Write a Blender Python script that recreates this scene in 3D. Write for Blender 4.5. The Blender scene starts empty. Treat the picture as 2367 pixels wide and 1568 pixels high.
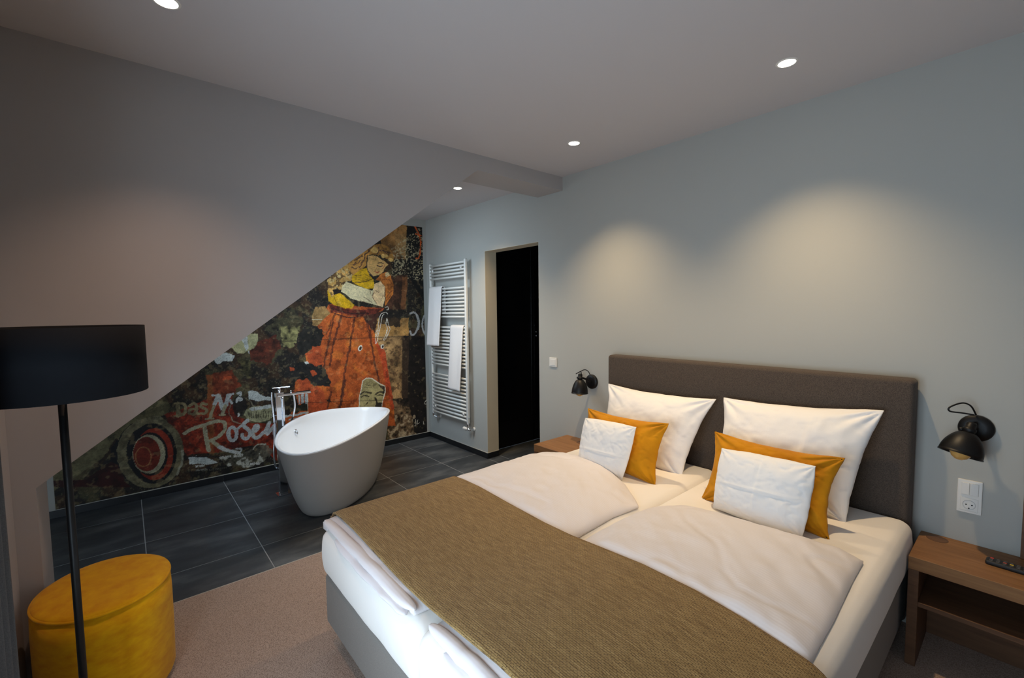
import bpy, bmesh, math, random
import numpy as np
from mathutils import Vector, Matrix

random.seed(7)
SC = bpy.context.scene
COL = SC.collection

# ------------------------------------------------------------------ camera
CAM = np.array([4.9407, -2.8703, 1.5814]); FPX = 1037.99
YAW, PIT, ROL = math.radians(40.7276), math.radians(3.6502), math.radians(-0.7016)
FW = np.array([-math.cos(YAW)*math.cos(PIT), math.sin(YAW)*math.cos(PIT), -math.sin(PIT)])
_r = np.cross(FW, [0, 0, 1]); _r /= np.linalg.norm(_r); _u = np.cross(_r, FW)
RT = math.cos(ROL)*_r + math.sin(ROL)*_u
UP = -math.sin(ROL)*_r + math.cos(ROL)*_u
cd = bpy.data.cameras.new('camera'); co = bpy.data.objects.new('camera', cd); COL.objects.link(co)
co.matrix_world = Matrix(((RT[0], UP[0], -FW[0], CAM[0]), (RT[1], UP[1], -FW[1], CAM[1]), (RT[2], UP[2], -FW[2], CAM[2]), (0, 0, 0, 1)))
cd.sensor_fit = 'HORIZONTAL'; cd.sensor_width = 36; cd.lens = FPX/2367*36; cd.clip_start = 0.02
SC.camera = co

def at(u, v, x=None, y=None, z=None):
    "point where the sight line of a photo pixel meets a plane of the room"
    d = FW + (u-1183.5)/FPX*RT - (v-784)/FPX*UP
    if x is not None: k = (x-CAM[0])/d[0]
    elif y is not None: k = (y-CAM[1])/d[1]
    else: k = (z-CAM[2])/d[2]
    return CAM + d*k

# ------------------------------------------------------------------ world, light, exposure
SC.view_settings.view_transform = 'Standard'; SC.view_settings.look = 'None'
SC.view_settings.gamma = 1.0; SC.view_settings.use_curve_mapping = False
SC.view_settings.exposure = 0.0
W = bpy.data.worlds.new('world'); SC.world = W; W.use_nodes = True
bg = W.node_tree.nodes['Background']; bg.inputs[0].default_value = (0.66, 0.83, 1.0, 1); bg.inputs[1].default_value = 8.5
SPOT_W, SPOT_COL, DISC_E = 82.0, (1.0, 0.73, 0.42), 14.0
H = 2.702            # ceiling height
SPOTS = [(1.46, -0.506), (2.871, -0.515), (4.154, -0.506), (2.865, -2.70)]
WIN = (3.5, 5.0, 0.15, 1.75)   # window in the front wall, x0 x1 z0 z1
pl = bpy.data.lights.new('window_portal', 'AREA'); pl.shape = 'RECTANGLE'; pl.size = WIN[1]-WIN[0]; pl.size_y = WIN[3]-WIN[2]
pl.cycles.is_portal = True
po = bpy.data.objects.new('window_portal', pl); COL.objects.link(po)
po.location = ((WIN[0]+WIN[1])/2, -3.46, (WIN[2]+WIN[3])/2); po.rotation_euler = (math.radians(90), 0, 0)   # faces +y
# unseen roof window, added in the slope to brighten the bath: x0 x1 and the two heights on the slope
RWX0, RWX1, RWY0, RWY1 = 0.40, 1.55, -1.10, -2.10
pl2 = bpy.data.lights.new('added_window_portal', 'AREA'); pl2.shape = 'RECTANGLE'; pl2.size = RWX1-RWX0; pl2.size_y = (RWY0-RWY1)*1.25
pl2.cycles.is_portal = True
po2 = bpy.data.objects.new('added_window_portal', pl2); COL.objects.link(po2)

# ------------------------------------------------------------------ helpers
def srgb(r, g, b):
    f = lambda c: (c/255/12.92) if c/255 <= 0.04045 else ((c/255+0.055)/1.055)**2.4
    return (f(r), f(g), f(b))

def tag(o, label=None, cat=None, group=None, kind=None):
    if label: o['label'] = label
    if cat: o['category'] = cat
    if group: o['group'] = group
    if kind: o['kind'] = kind
    return o

def empty(name, loc=(0, 0, 0), label=None, cat=None, group=None, kind=None):
    o = bpy.data.objects.new(name, None); COL.objects.link(o); o.location = loc; o.empty_display_size = 0.05
    return tag(o, label, cat, group, kind)

def link(name, me, mat=None, parent=None, smooth=False):
    o = bpy.data.objects.new(name, me); COL.objects.link(o)
    if mat: me.materials.append(mat)
    if smooth:
        me.polygons.foreach_set('use_smooth', [True]*len(me.polygons))
    if parent is not None:
        o.parent = parent
        p = parent; off = Vector((0, 0, 0))
        while p is not None:
            off += p.location; p = p.parent
        # the mesh is written in room coordinates; keep it there under its parent
        o.matrix_parent_inverse = Matrix.Identity(4)
        me.transform(Matrix.Translation(-off))
    return o

def obj(name, bm, mat=None, parent=None, smooth=False):
    me = bpy.data.meshes.new(name); bm.normal_update(); bm.to_mesh(me); bm.free()
    return link(name, me, mat, parent, smooth)

def pyobj(name, V, F, mat=None, parent=None, smooth=True):
    me = bpy.data.meshes.new(name); me.from_pydata([tuple(v) for v in V], [], [tuple(f) for f in F]); me.validate(); me.update()
    return link(name, me, mat, parent, smooth)

def bx(bm, x0, x1, y0, y1, z0, z1, bev=0.0, seg=2, M=None):
    r = bmesh.ops.create_cube(bm, size=1)
    vs = r['verts']
    for v in vs:
        v.co = Vector((x0+(v.co.x+.5)*(x1-x0), y0+(v.co.y+.5)*(y1-y0), z0+(v.co.z+.5)*(z1-z0)))
    if bev > 0:
        es = list({e for v in vs for e in v.link_edges})
        q = bmesh.ops.bevel(bm, geom=es, offset=bev, segments=seg, profile=0.5, affect='EDGES')
        vs = list({v for f in q['faces'] for v in f.verts} | {v for v in vs if v.is_valid})
    if M is not None:
        for v in {v for v in vs if v.is_valid}: v.co = M @ v.co
    return bm

def box(name, x0, x1, y0, y1, z0, z1, mat, parent=None, bev=0.0, seg=2, smooth=False):
    bm = bmesh.new(); bx(bm, x0, x1, y0, y1, z0, z1, bev, seg)
    return obj(name, bm, mat, parent, smooth)

def prism(name, poly, axis, a, b, mat, parent=None):
    "polygon in the two other axes pulled from a to b along axis"
    n = len(poly); V = []
    for c in (a, b):
        for p in poly:
            V.append({'x': (c, p[0], p[1]), 'y': (p[0], c, p[1]), 'z': (p[0], p[1], c)}[axis])
    F = [tuple(range(n))[::-1], tuple(range(n, 2*n))] + [(i, (i+1) % n, n+(i+1) % n, n+i) for i in range(n)]
    bm = bmesh.new(); vs = [bm.verts.new(v) for v in V]
    for f in F: bm.faces.new([vs[i] for i in f])
    bmesh.ops.recalc_face_normals(bm, faces=bm.faces)
    return obj(name, bm, mat, parent)

def basis(d):
    d = Vector(d).normalized()
    t = Vector((0, 0, 1)) if abs(d.z) < 0.9 else Vector((1, 0, 0))
    a = d.cross(t).normalized(); return a, d.cross(a).normalized(), d

def lathe(name, prof, mat, parent=None, origin=(0, 0, 0), direction=(0, 0, 1), n=32, smooth=True, cap=True):
    "profile [(radius, distance along direction)]"
    a, b, d = basis(direction); o = Vector(origin); V = []; F = []
    for r, h in prof:
        for k in range(n):
            t = 2*math.pi*k/n
            V.append(o + d*h + (a*math.cos(t)+b*math.sin(t))*r)
    for i in range(len(prof)-1):
        for k in range(n):
            F.append((i*n+k, i*n+(k+1) % n, (i+1)*n+(k+1) % n, (i+1)*n+k))
    if cap:
        F.append(tuple(range(n))[::-1]); F.append(tuple((len(prof)-1)*n+k for k in range(n)))
    ob = pyobj(name, V, F, mat, parent, smooth)
    bm = bmesh.new(); bm.from_mesh(ob.data); bmesh.ops.remove_doubles(bm, verts=bm.verts, dist=1e-6)
    bmesh.ops.recalc_face_normals(bm, faces=bm.faces); bm.to_mesh(ob.data); bm.free()
    return ob

def smooth_path(P, k=6):
    P = [Vector(p) for p in P]
    if len(P) < 3 or k < 2: return P
    out = []
    for i in range(len(P)-1):
        p0 = P[max(i-1, 0)]; p1 = P[i]; p2 = P[i+1]; p3 = P[min(i+2, len(P)-1)]
        for j in range(k):
            t = j/k
            out.append(0.5*((2*p1)+(-p0+p2)*t+(2*p0-5*p1+4*p2-p3)*t*t+(-p0+3*p1-3*p2+p3)*t**3))
    return out+[P[-1]]

def tube_bm(bm, P, r, n=10, k=6):
    P = smooth_path(P, k); rings = []
    a = None
    for i, p in enumerate(P):
        d = (P[min(i+1, len(P)-1)]-P[max(i-1, 0)]).normalized()
        if a is None: a, b, _ = basis(d)
        else:
            a = (a-d*a.dot(d)).normalized(); b = d.cross(a)
        rings.append([bm.verts.new(p+(a*math.cos(2*math.pi*j/n)+b*math.sin(2*math.pi*j/n))*r) for j in range(n)])
    for i in range(len(rings)-1):
        for j in range(n):
            bm.faces.new((rings[i][j], rings[i][(j+1) % n], rings[i+1][(j+1) % n], rings[i+1][j]))
    bm.faces.new(rings[0][::-1]); bm.faces.new(rings[-1])
    bmesh.ops.recalc_face_normals(bm, faces=bm.faces)

def tube(name, P, r, mat, parent=None, n=10, k=6):
    bm = bmesh.new(); tube_bm(bm, P, r, n, k); return obj(name, bm, mat, parent, True)

_ng = {}
def vnoise(x, y, seed=0):
    "smooth value noise on numpy arrays"
    if seed not in _ng: _ng[seed] = np.random.RandomState(seed+11).rand(256, 256)
    g = _ng[seed]; xi = np.floor(x).astype(int); yi = np.floor(y).astype(int); fx = x-xi; fy = y-yi
    fx = fx*fx*(3-2*fx); fy = fy*fy*(3-2*fy); q = lambda a, b: g[(xi+a) % 256, (yi+b) % 256]
    return (q(0, 0)*(1-fx)+q(1, 0)*fx)*(1-fy)+(q(0, 1)*(1-fx)+q(1, 1)*fx)*fy
def fbm(x, y, seed=0, o=4):
    s = 0; a = 0.5; t = 0
    for i in range(o):
        s = s+a*vnoise(x*2**i, y*2**i, seed+i); t += a; a *= 0.5
    return s/t

# ------------------------------------------------------------------ materials
def mat(name, col, rough=0.6, metal=0.0, coat=0.0, sheen=0.0, spec=None, emit=None, es=0.0, trans=0.0, ior=None):
    m = bpy.data.materials.new(name); m.use_nodes = True; b = m.node_tree.nodes['Principled BSDF']
    b.inputs['Base Color'].default_value = (*col, 1); b.inputs['Roughness'].default_value = rough; b.inputs['Metallic'].default_value = metal
    b.inputs['Coat Weight'].default_value = coat; b.inputs['Sheen Weight'].default_value = sheen
    if spec is not None: b.inputs['Specular IOR Level'].default_value = spec
    if emit: b.inputs['Emission Color'].default_value = (*emit, 1); b.inputs['Emission Strength'].default_value = es
    if trans: b.inputs['Transmission Weight'].default_value = trans
    if ior: b.inputs['IOR'].default_value = ior
    return m

def N(m, t, **k):
    n = m.node_tree.nodes.new(t)
    for a, b in k.items(): setattr(n, a, b)
    return n
def L(m, a, b): m.node_tree.links.new(a, b)
def coords(m, scale=(1, 1, 1), rot=(0, 0, 0)):
    g = N(m, 'ShaderNodeNewGeometry'); mp = N(m, 'ShaderNodeMapping'); mp.inputs['Scale'].default_value = scale
    mp.inputs['Rotation'].default_value = rot; L(m, g.outputs['Position'], mp.inputs['Vector']); return mp.outputs[0]
def noise(m, v, scale, detail=3, rough=0.55):
    n = N(m, 'ShaderNodeTexNoise'); n.inputs['Scale'].default_value = scale; n.inputs['Detail'].default_value = detail
    n.inputs['Roughness'].default_value = rough; L(m, v, n.inputs['Vector']); return n.outputs['Fac']
def ramp(m, f, stops):
    r = N(m, 'ShaderNodeValToRGB'); e = r.color_ramp.elements
    while len(e) < len(stops): e.new(0.5)
    for i, (p, c) in enumerate(stops): e[i].position = p; e[i].color = (*c, 1)
    L(m, f, r.inputs[0]); return r.outputs[0]
def base(m, c): L(m, c, m.node_tree.nodes['Principled BSDF'].inputs['Base Color'])
def bump(m, h, s=0.3, d=0.002, prev=None):
    b = N(m, 'ShaderNodeBump'); b.inputs['Strength'].default_value = s; b.inputs['Distance'].default_value = d
    L(m, h, b.inputs['Height'])
    if prev: L(m, prev, b.inputs['Normal'])
    L(m, b.outputs[0], m.node_tree.nodes['Principled BSDF'].inputs['Normal']); return b.outputs[0]
def two(m, v, scale, a, b, lo=0.35, hi=0.65, detail=4): base(m, ramp(m, noise(m, v, scale, detail), [(lo, a), (hi, b)]))
def sc(c, k): return tuple(x*k for x in c)

WALL = srgb(176, 176, 170)
m_wall = mat('blue_grey_paint', WALL, 0.85, spec=0.25); bump(m_wall, noise(m_wall, coords(m_wall), 260, 3), 0.12, 0.001)
CEI = srgb(196, 192, 192)
m_ceil = mat('white_ceiling_paint', CEI, 0.9, spec=0.2); bump(m_ceil, noise(m_ceil, coords(m_ceil), 200, 3), 0.1, 0.001)
m_cheek = mat('pale_wall_paint', srgb(174, 170, 168), 0.9, spec=0.2); bump(m_cheek, noise(m_cheek, coords(m_cheek), 220, 3), 0.12, 0.001)
m_rev = mat('warm_lit_reveal', srgb(214, 204, 180), 0.85, spec=0.25)  # cream tone carries the warm spotlight falling on the reveal

def tile_mat():
    m = mat('slate_tile', (0.03, 0.03, 0.03), 0.42, spec=0.5)
    v = coords(m, (1.4, 0.55, 1)); n1 = noise(m, v, 3.2, 7, 0.62)
    c = ramp(m, n1, [(0.30, srgb(44, 47, 50)), (0.50, srgb(62, 65, 68)), (0.70, srgb(98, 100, 100))]); base(m, c)
    n2 = noise(m, coords(m, (2, 1, 1)), 5, 5); b = m.node_tree.nodes['Principled BSDF']
    r = N(m, 'ShaderNodeMapRange'); r.inputs[3].default_value = 0.33; r.inputs[4].default_value = 0.58; L(m, n2, r.inputs[0]); L(m, r.outputs[0], b.inputs['Roughness'])
    bump(m, noise(m, coords(m), 60, 5), 0.10, 0.001)
    return m
m_tile = tile_mat()
m_grout = mat('grey_grout', srgb(150, 152, 152), 0.9)
m_skirt = mat('black_skirting_tile', srgb(26, 28, 31), 0.4)
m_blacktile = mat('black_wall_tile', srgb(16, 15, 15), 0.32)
m_seal = mat('pale_sealant', srgb(190, 184, 170), 0.6)
m_carpet = mat('carpet', (0.2, 0.15, 0.12), 0.95, sheen=0.2, spec=0.1)
v = coords(m_carpet); w1 = N(m_carpet, 'ShaderNodeTexVoronoi'); w1.inputs['Scale'].default_value = 210; L(m_carpet, coords(m_carpet, (1.0, 1.6, 1)), w1.inputs['Vector'])
base(m_carpet, ramp(m_carpet, w1.outputs['Distance'], [(0.1, srgb(196, 170, 152)), (0.75, srgb(140, 118, 103))])); bump(m_carpet, w1.outputs['Distance'], 0.5, -0.003)

def fabric(name, a, b, sc_=900, rough=0.9, sheen=0.1, bs=0.25):
    m = mat(name, a, rough, sheen=sheen, spec=0.15); f = noise(m, coords(m), sc_, 2)
    base(m, ramp(m, f, [(0.35, a), (0.65, b)])); bump(m, f, bs, 0.001); return m
m_head = fabric('taupe_upholstery', srgb(62, 54, 48), srgb(94, 83, 74), 500)
m_base = fabric('grey_box_upholstery', srgb(120, 114, 108), srgb(136, 130, 123), 700)
m_sheet = mat('white_cotton_sheet', srgb(238, 233, 226), 0.85, sheen=0.15, spec=0.2)
bump(m_sheet, noise(m_sheet, coords(m_sheet), 9, 4), 0.15, 0.006)
m_satin = mat('striped_satin_cotton', srgb(226, 220, 220), 0.62, sheen=0.25, spec=0.3)
wv = N(m_satin, 'ShaderNodeTexWave'); wv.bands_direction = 'Y'; wv.inputs['Scale'].default_value = 26; wv.inputs['Distortion'].default_value = 0.4
L(m_satin, coords(m_satin), wv.inputs['Vector'])
b1 = bump(m_satin, noise(m_satin, coords(m_satin, (1, 0.5, 1)), 14, 4), 0.22, 0.006); bump(m_satin, wv.outputs['Fac'], 0.14, 0.0015, b1)
m_pill = mat('pillow_cotton', srgb(242, 239, 235), 0.7, sheen=0.2, spec=0.25)
wv2 = N(m_pill, 'ShaderNodeTexWave'); wv2.bands_direction = 'X'; wv2.inputs['Scale'].default_value = 24; wv2.inputs['Distortion'].default_value = 0.6
L(m_pill, coords(m_pill), wv2.inputs['Vector'])
b1 = bump(m_pill, noise(m_pill, coords(m_pill), 16, 4), 0.25, 0.005); bump(m_pill, wv2.outputs['Fac'], 0.09, 0.0012, b1)
m_mustard = mat('mustard_velvet', srgb(196, 132, 4), 0.75, sheen=0.1, spec=0.2)
two(m_mustard, coords(m_mustard), 9, srgb(188, 122, 2), srgb(204, 138, 6)); bump(m_mustard, noise(m_mustard, coords(m_mustard), 15, 4), 0.3, 0.006)
m_ott = mat('yellow_velvet', srgb(214, 150, 0), 0.8, sheen=0.1, spec=0.2)
two(m_ott, coords(m_ott, (1, 1, 2.2)), 18, srgb(222, 146, 0), srgb(244, 184, 4), 0.25, 0.75, 6); bump(m_ott, noise(m_ott, coords(m_ott), 40, 4), 0.2, 0.002)

def runner_mat():
    m = mat('khaki_woven_throw', (0.2, 0.15, 0.08), 0.92, sheen=0.15, spec=0.1)
    v = coords(m); st = noise(m, coords(m, (1, 14, 1)), 16, 5, 0.75); rn = noise(m, coords(m, (1, 2.5, 1)), 95, 3, 0.7)
    wob = N(m, 'ShaderNodeTexNoise'); wob.inputs['Scale'].default_value = 45; wob.inputs['Detail'].default_value = 2; L(m, v, wob.inputs['Vector'])
    sv = N(m, 'ShaderNodeVectorMath', operation='MULTIPLY_ADD'); L(m, wob.outputs['Color'], sv.inputs[0]); sv.inputs[1].default_value = (.007, .0035, 0); L(m, v, sv.inputs[2]); v = sv.outputs[0]
    br = N(m, 'ShaderNodeTexBrick'); br.inputs['Scale'].default_value = 1.0; br.inputs['Brick Width'].default_value = 0.0125; br.inputs['Row Height'].default_value = 0.0068
    br.inputs['Mortar Size'].default_value = 0.0013; br.inputs['Mortar Smooth'].default_value = 0.7; L(m, v, br.inputs['Vector'])
    mu = N(m, 'ShaderNodeMath', operation='MULTIPLY'); L(m, br.outputs['Fac'], mu.inputs[0]); L(m, rn, mu.inputs[1])
    c0 = ramp(m, st, [(0.30, srgb(118, 90, 52)), (0.50, srgb(150, 122, 76)), (0.70, srgb(182, 154, 104))])
    mx = N(m, 'ShaderNodeMixRGB'); mx.inputs[2].default_value = (*srgb(70, 50, 28), 1); L(m, c0, mx.inputs[1])
    rm = N(m, 'ShaderNodeMapRange'); rm.inputs[1].default_value = 0.30; rm.inputs[2].default_value = 0.60; L(m, mu.outputs[0], rm.inputs[0]); L(m, rm.outputs[0], mx.inputs[0]); base(m, mx.outputs[0])
    bump(m, mu.outputs[0], 0.5, -0.003); return m
m_run = runner_mat()

def wood(name, a, b, rot=0):
    m = mat(name, a, 0.5, spec=0.35); v = coords(m, (2.0, 26, 26), (0, 0, rot))
    n = noise(m, v, 1.6, 6, 0.65); base(m, ramp(m, n, [(0.3, a), (0.7, b)])); bump(m, n, 0.08, 0.001); return m
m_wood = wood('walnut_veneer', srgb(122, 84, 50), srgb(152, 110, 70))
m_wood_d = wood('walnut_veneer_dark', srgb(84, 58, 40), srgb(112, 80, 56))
m_blk = mat('matt_black_metal', srgb(15, 14, 14), 0.45, spec=0.35)
m_shade = mat('black_drum_shade', srgb(10, 13, 18), 0.85, spec=0.2)
m_whitep = mat('white_plastic', srgb(225, 222, 215), 0.4)
m_whitem = mat('white_enamel', srgb(226, 226, 220), 0.32, coat=0.3)
m_chrome = mat('chrome', (0.8, 0.82, 0.85), 0.09, metal=1.0)
m_towel = mat('white_terry', srgb(236, 232, 228), 0.95, sheen=0.3); bump(m_towel, noise(m_towel, coords(m_towel), 300, 3), 0.6, 0.002)
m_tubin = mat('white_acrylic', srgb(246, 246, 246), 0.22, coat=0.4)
m_tubout = mat('shaded_white_acrylic', srgb(176, 172, 166), 0.42)  # white tub outside, its shade put into the grey
m_amber = mat('amber_glass', srgb(226, 176, 100), 0.08, trans=0.25, coat=0.5)
m_curt = fabric('grey_curtain', srgb(96, 98, 100), srgb(110, 112, 114), 300)
m_glow = mat('lit_lamp_glass', (1, 1, 1), 0.5, emit=(1.0, 0.93, 0.82), es=DISC_E)
m_dark = mat('dark_recess', srgb(18, 18, 20), 0.8)
m_rub = mat('black_rubber', srgb(20, 20, 22), 0.55)
m_frame = mat('white_window_frame', srgb(225, 225, 222), 0.4)
m_pane = bpy.data.materials.new('window_glass'); m_pane.use_nodes = True
nt = m_pane.node_tree; nt.nodes.clear(); mo = nt.nodes.new('ShaderNodeOutputMaterial'); mxs = nt.nodes.new('ShaderNodeMixShader')
tr = nt.nodes.new('ShaderNodeBsdfTransparent'); gl = nt.nodes.new('ShaderNodeBsdfGlossy'); gl.inputs['Roughness'].default_value = 0.02
mxs.inputs[0].default_value = 0.06; nt.links.new(tr.outputs[0], mxs.inputs[1]); nt.links.new(gl.outputs[0], mxs.inputs[2]); nt.links.new(mxs.outputs[0], mo.inputs[0])

# ------------------------------------------------------------------ room shell
XP, TP = 2.289, 0.302                      # dormer cheek: face and thickness
YF = -3.25                                 # front (window) wall
SK = 0.060                                 # skirting height
HB, YD, MS, YJ = 2.591, -0.895, 0.7508, -3.182
diag = lambda y: HB + MS*(y-YD)
XR = 6.0
fl = empty('floor', (0, 0, 0), 'floor of dark slate tiles by the bath and brown carpet under the bed', kind='structure')
box('grout_bed', 0, 1.934, -3.75, 0.0, -0.05, -0.0015, m_grout, fl)
box('grout_bed', 1.02, 1.9875, 0.0, 1.6, -0.05, -0.0015, m_grout, fl)
box('carpet', 1.934, XR, YF-0.2, 0, -0.05, 0.004, m_carpet, fl)
box('edge_strip', 1.930, 1.936, -3.25, 0, -0.02, 0.0055, mat('pale_edge_strip', srgb(190, 182, 170), 0.4), fl)
XS = [0.0, 0.3726, 0.9725, 1.5724, 1.931]; YS = [-3.75, -3.44, -2.84, -2.24, -1.64, -1.04, -0.44, 0.0]
XS2 = [1.02, 1.5724, 1.9875]; YS2 = [0.0, 0.16, 0.76, 1.6]
g = 0.0030
def tiles(XS, YS):
    for i in range(len(XS)-1):
        for j in range(len(YS)-1):
            box('tile', XS[i]+g, XS[i+1]-g, YS[j]+g, YS[j+1]-g, -0.012, 0.0, m_tile, fl, 0.0008, 1)
tiles(XS, YS); tiles(XS2, YS2)

def struct(name, o): o.name = name; return tag(o, kind='structure')
bm = bmesh.new()
DX1, DX2, DH = 1.1878, 1.9875, 2.1983
bx(bm, -0.15, DX1, 0, 0.15, -0.05, H+0.1); bx(bm, DX2, XR, 0, 0.15, -0.05, H+0.1); bx(bm, DX1, DX2, 0, 0.15, DH, H+0.1)
tag(obj('wall_right', bm, m_wall), 'blue-grey wall behind the headboard with the dark doorway', kind='structure')
bm = bmesh.new(); bx(bm, -0.15, 0, -3.9, 0.0, -0.05, H+0.1)
tag(obj('wall_back', bm, m_wall), 'far wall that carries the poster mural', kind='structure')
tag(prism('wall_left', [(0, H+0.05), (0, HB), (YD, HB), (YJ, diag(YJ)), (YJ, -0.05), (YF-0.2, -0.05), (YF-0.2, H+0.05)], 'x', XP-TP, XP, m_cheek), 'pale dormer cheek wall cut on the slope with a beam reaching the blue-grey wall', kind='structure')
# roof slope and knee wall of the bath niche, behind the cheek
yt = YD+(H-HB)/MS
bm = bmesh.new()
def slope_piece(bm, x0, x1, ya, yb, up=0.0, th=0.16):
    V = [bm.verts.new((x, y, diag(y)+k)) for x in (x0, x1) for y in (ya, yb) for k in (up, up+th)]
    for f in ((0, 1, 3, 2), (4, 6, 7, 5), (0, 4, 5, 1), (2, 3, 7, 6), (0, 2, 6, 4), (1, 5, 7, 3)): bm.faces.new([V[i] for i in f])
    bmesh.ops.recalc_face_normals(bm, faces=bm.faces)
slope_piece(bm, 0, XP-TP, yt, RWY0); slope_piece(bm, 0, XP-TP, RWY1, -3.95); slope_piece(bm, 0, RWX0, RWY0, RWY1); slope_piece(bm, RWX1, XP-TP, RWY0, RWY1)
tag(obj('ceiling_slope', bm, m_cheek), kind='structure')
w2 = empty('added_window_2', ((RWX0+RWX1)/2, (RWY0+RWY1)/2, diag((RWY0+RWY1)/2)), kind='structure')  # out of view; put in so sky light reaches the tub
bm = bmesh.new()
slope_piece(bm, RWX0, RWX0+.05, RWY0, RWY1, .05, .07); slope_piece(bm, RWX1-.05, RWX1, RWY0, RWY1, .05, .07)
slope_piece(bm, RWX0, RWX1, RWY0, RWY0-.05, .05, .07); slope_piece(bm, RWX0, RWX1, RWY1+.05, RWY1, .05, .07)
obj('window_frame', bm, m_frame, w2)
bm = bmesh.new(); slope_piece(bm, RWX0+.04, RWX1-.04, RWY0-.04, RWY1+.04, .08, .005); obj('pane', bm, m_pane, w2)
po2.location = ((RWX0+RWX1)/2, (RWY0+RWY1)/2, diag((RWY0+RWY1)/2)+.30); po2.rotation_euler = (math.atan(MS), 0, 0)
bm = bmesh.new(); bx(bm, 0, XP-TP, -3.9, -3.75, -0.05, 0.6)
tag(obj('wall_knee', bm, m_cheek), kind='structure')
bm = bmesh.new(); bx(bm, -0.15, XR+0.15, yt-0.02, 0.15, H, H+0.12); bx(bm, XP-TP, XR+0.15, YF-0.25, yt-0.02, H, H+0.12)
tag(obj('ceiling', bm, m_ceil), 'flat white ceiling with round recessed spotlights', kind='structure')
bm = bmesh.new()
wx0, wx1, wz0, wz1 = WIN
bx(bm, XP, wx0, YF-0.2, YF, -0.05, H); bx(bm, wx1, XR, YF-0.2, YF, -0.05, H); bx(bm, wx0, wx1, YF-0.2, YF, -0.05, wz0); bx(bm, wx0, wx1, YF-0.2, YF, wz1, H)
tag(obj('wall_front', bm, m_cheek), kind='structure')
bm = bmesh.new(); bx(bm, XR, XR+0.15, YF-0.25, 0.15, -0.05, H)
tag(obj('wall_rear', bm, m_cheek), kind='structure')
win = empty('window_1', ((wx0+wx1)/2, YF-0.1, wz0), kind='structure')
bm = bmesh.new()
for a, b, c, d in ((wx0, wx1, wz0, wz0+.06), (wx0, wx1, wz1-.06, wz1), (wx0, wx0+.06, wz0, wz1), (wx1-.06, wx1, wz0, wz1), ((wx0+wx1)/2-.04, (wx0+wx1)/2+.04, wz0, wz1)):
    bx(bm, a, b, YF-.14, YF-.08, c, d)
obj('window_frame', bm, m_frame, win)
box('pane', wx0+.05, wx1-.05, YF-.115, YF-.11, wz0+.05, wz1-.05, m_pane, win)

# skirting tiles
def skirting(name, runs):
    r = empty(name, (0, 0, 0), kind='structure')
    for ax, fixed, t, cuts in runs:
        for a, b in zip(cuts[:-1], cuts[1:]):
            lo, hi = min(a, b)+0.0012, max(a, b)-0.0012
            f0, f1 = min(fixed, fixed+t), max(fixed, fixed+t)
            if ax == 'y': box('skirting_tile', f0, f1, lo, hi, 0.001, SK, m_skirt, r, 0.001, 1)
            else: box('skirting_tile', lo, hi, f0, f1, 0.001, SK, m_skirt, r, 0.001, 1)
    return r
sk = skirting('baseboard_back', [('y', 0.0, 0.009, [-3.74, -3.44, -2.84, -2.24, -1.64, -1.04, -0.44, -0.009])])
box('sealant_line', 0.0, 0.006, -3.0, -0.01, SK, SK+0.004, m_seal, sk)
sk = skirting('baseboard_right', [('x', 0.0, -0.009, [0.0, 0.3726, 0.9725, DX1+0.009]), ('y', DX1, 0.009, [0.0, 0.15])])
bm = bmesh.new(); bx(bm, 0.009, DX1+.005, -0.006, 0, SK, SK+0.004); bx(bm, DX1, DX1+0.006, 0, 0.15, SK, SK+0.004)
obj('sealant_line', bm, m_seal, sk)
# reveal lining of the doorway, coloured as the warm spots light it
bm = bmesh.new(); bx(bm, DX1-.002, DX1+.002, 0.0005, 0.15, SK, DH); bx(bm, DX1, DX2, 0.0005, 0.15, DH-.002, DH+.002)
tag(obj('trim_1', bm, m_rev), 'doorway reveal with warm lamp light put into its cream colour', kind='structure')
# dark shower room behind the opening
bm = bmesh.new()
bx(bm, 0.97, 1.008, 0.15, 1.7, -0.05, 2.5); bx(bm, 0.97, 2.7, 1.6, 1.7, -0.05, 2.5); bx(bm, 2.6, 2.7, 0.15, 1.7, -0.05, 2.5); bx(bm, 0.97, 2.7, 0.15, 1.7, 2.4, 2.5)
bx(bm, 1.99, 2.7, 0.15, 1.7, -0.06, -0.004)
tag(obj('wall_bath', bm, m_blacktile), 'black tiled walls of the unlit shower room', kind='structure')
wt = empty('wall_bath_tiles', (1.02, 0.15, 0), 'large black wall tiles inside the doorway', kind='structure')
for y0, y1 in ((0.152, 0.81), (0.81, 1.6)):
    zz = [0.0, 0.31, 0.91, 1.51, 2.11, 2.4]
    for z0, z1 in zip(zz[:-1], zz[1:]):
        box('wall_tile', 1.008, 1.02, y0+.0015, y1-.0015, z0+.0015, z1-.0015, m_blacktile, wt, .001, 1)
sh = empty('shower_door', (1.35, 0.81, 0), 'black glass shower door with two small chrome knobs in the doorway', 'shower door')
box('glass_panel', 1.045, 1.055, 0.83, 1.55, 0.02, 2.1, mat('black_glass', srgb(10, 10, 11), 0.15), sh)
for z in (1.315, 1.275):
    p = at(1227.5, 768 if z > 1.3 else 777, x=1.075)
    lathe('knob', [(0.001, 0.02), (0.009, 0.018), (0.011, 0.008), (0.006, 0.0), (0.006, -0.02)], m_chrome, sh, (1.07, 0.835+0.0, p[2]), (1, 0, 0), 16)

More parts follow.
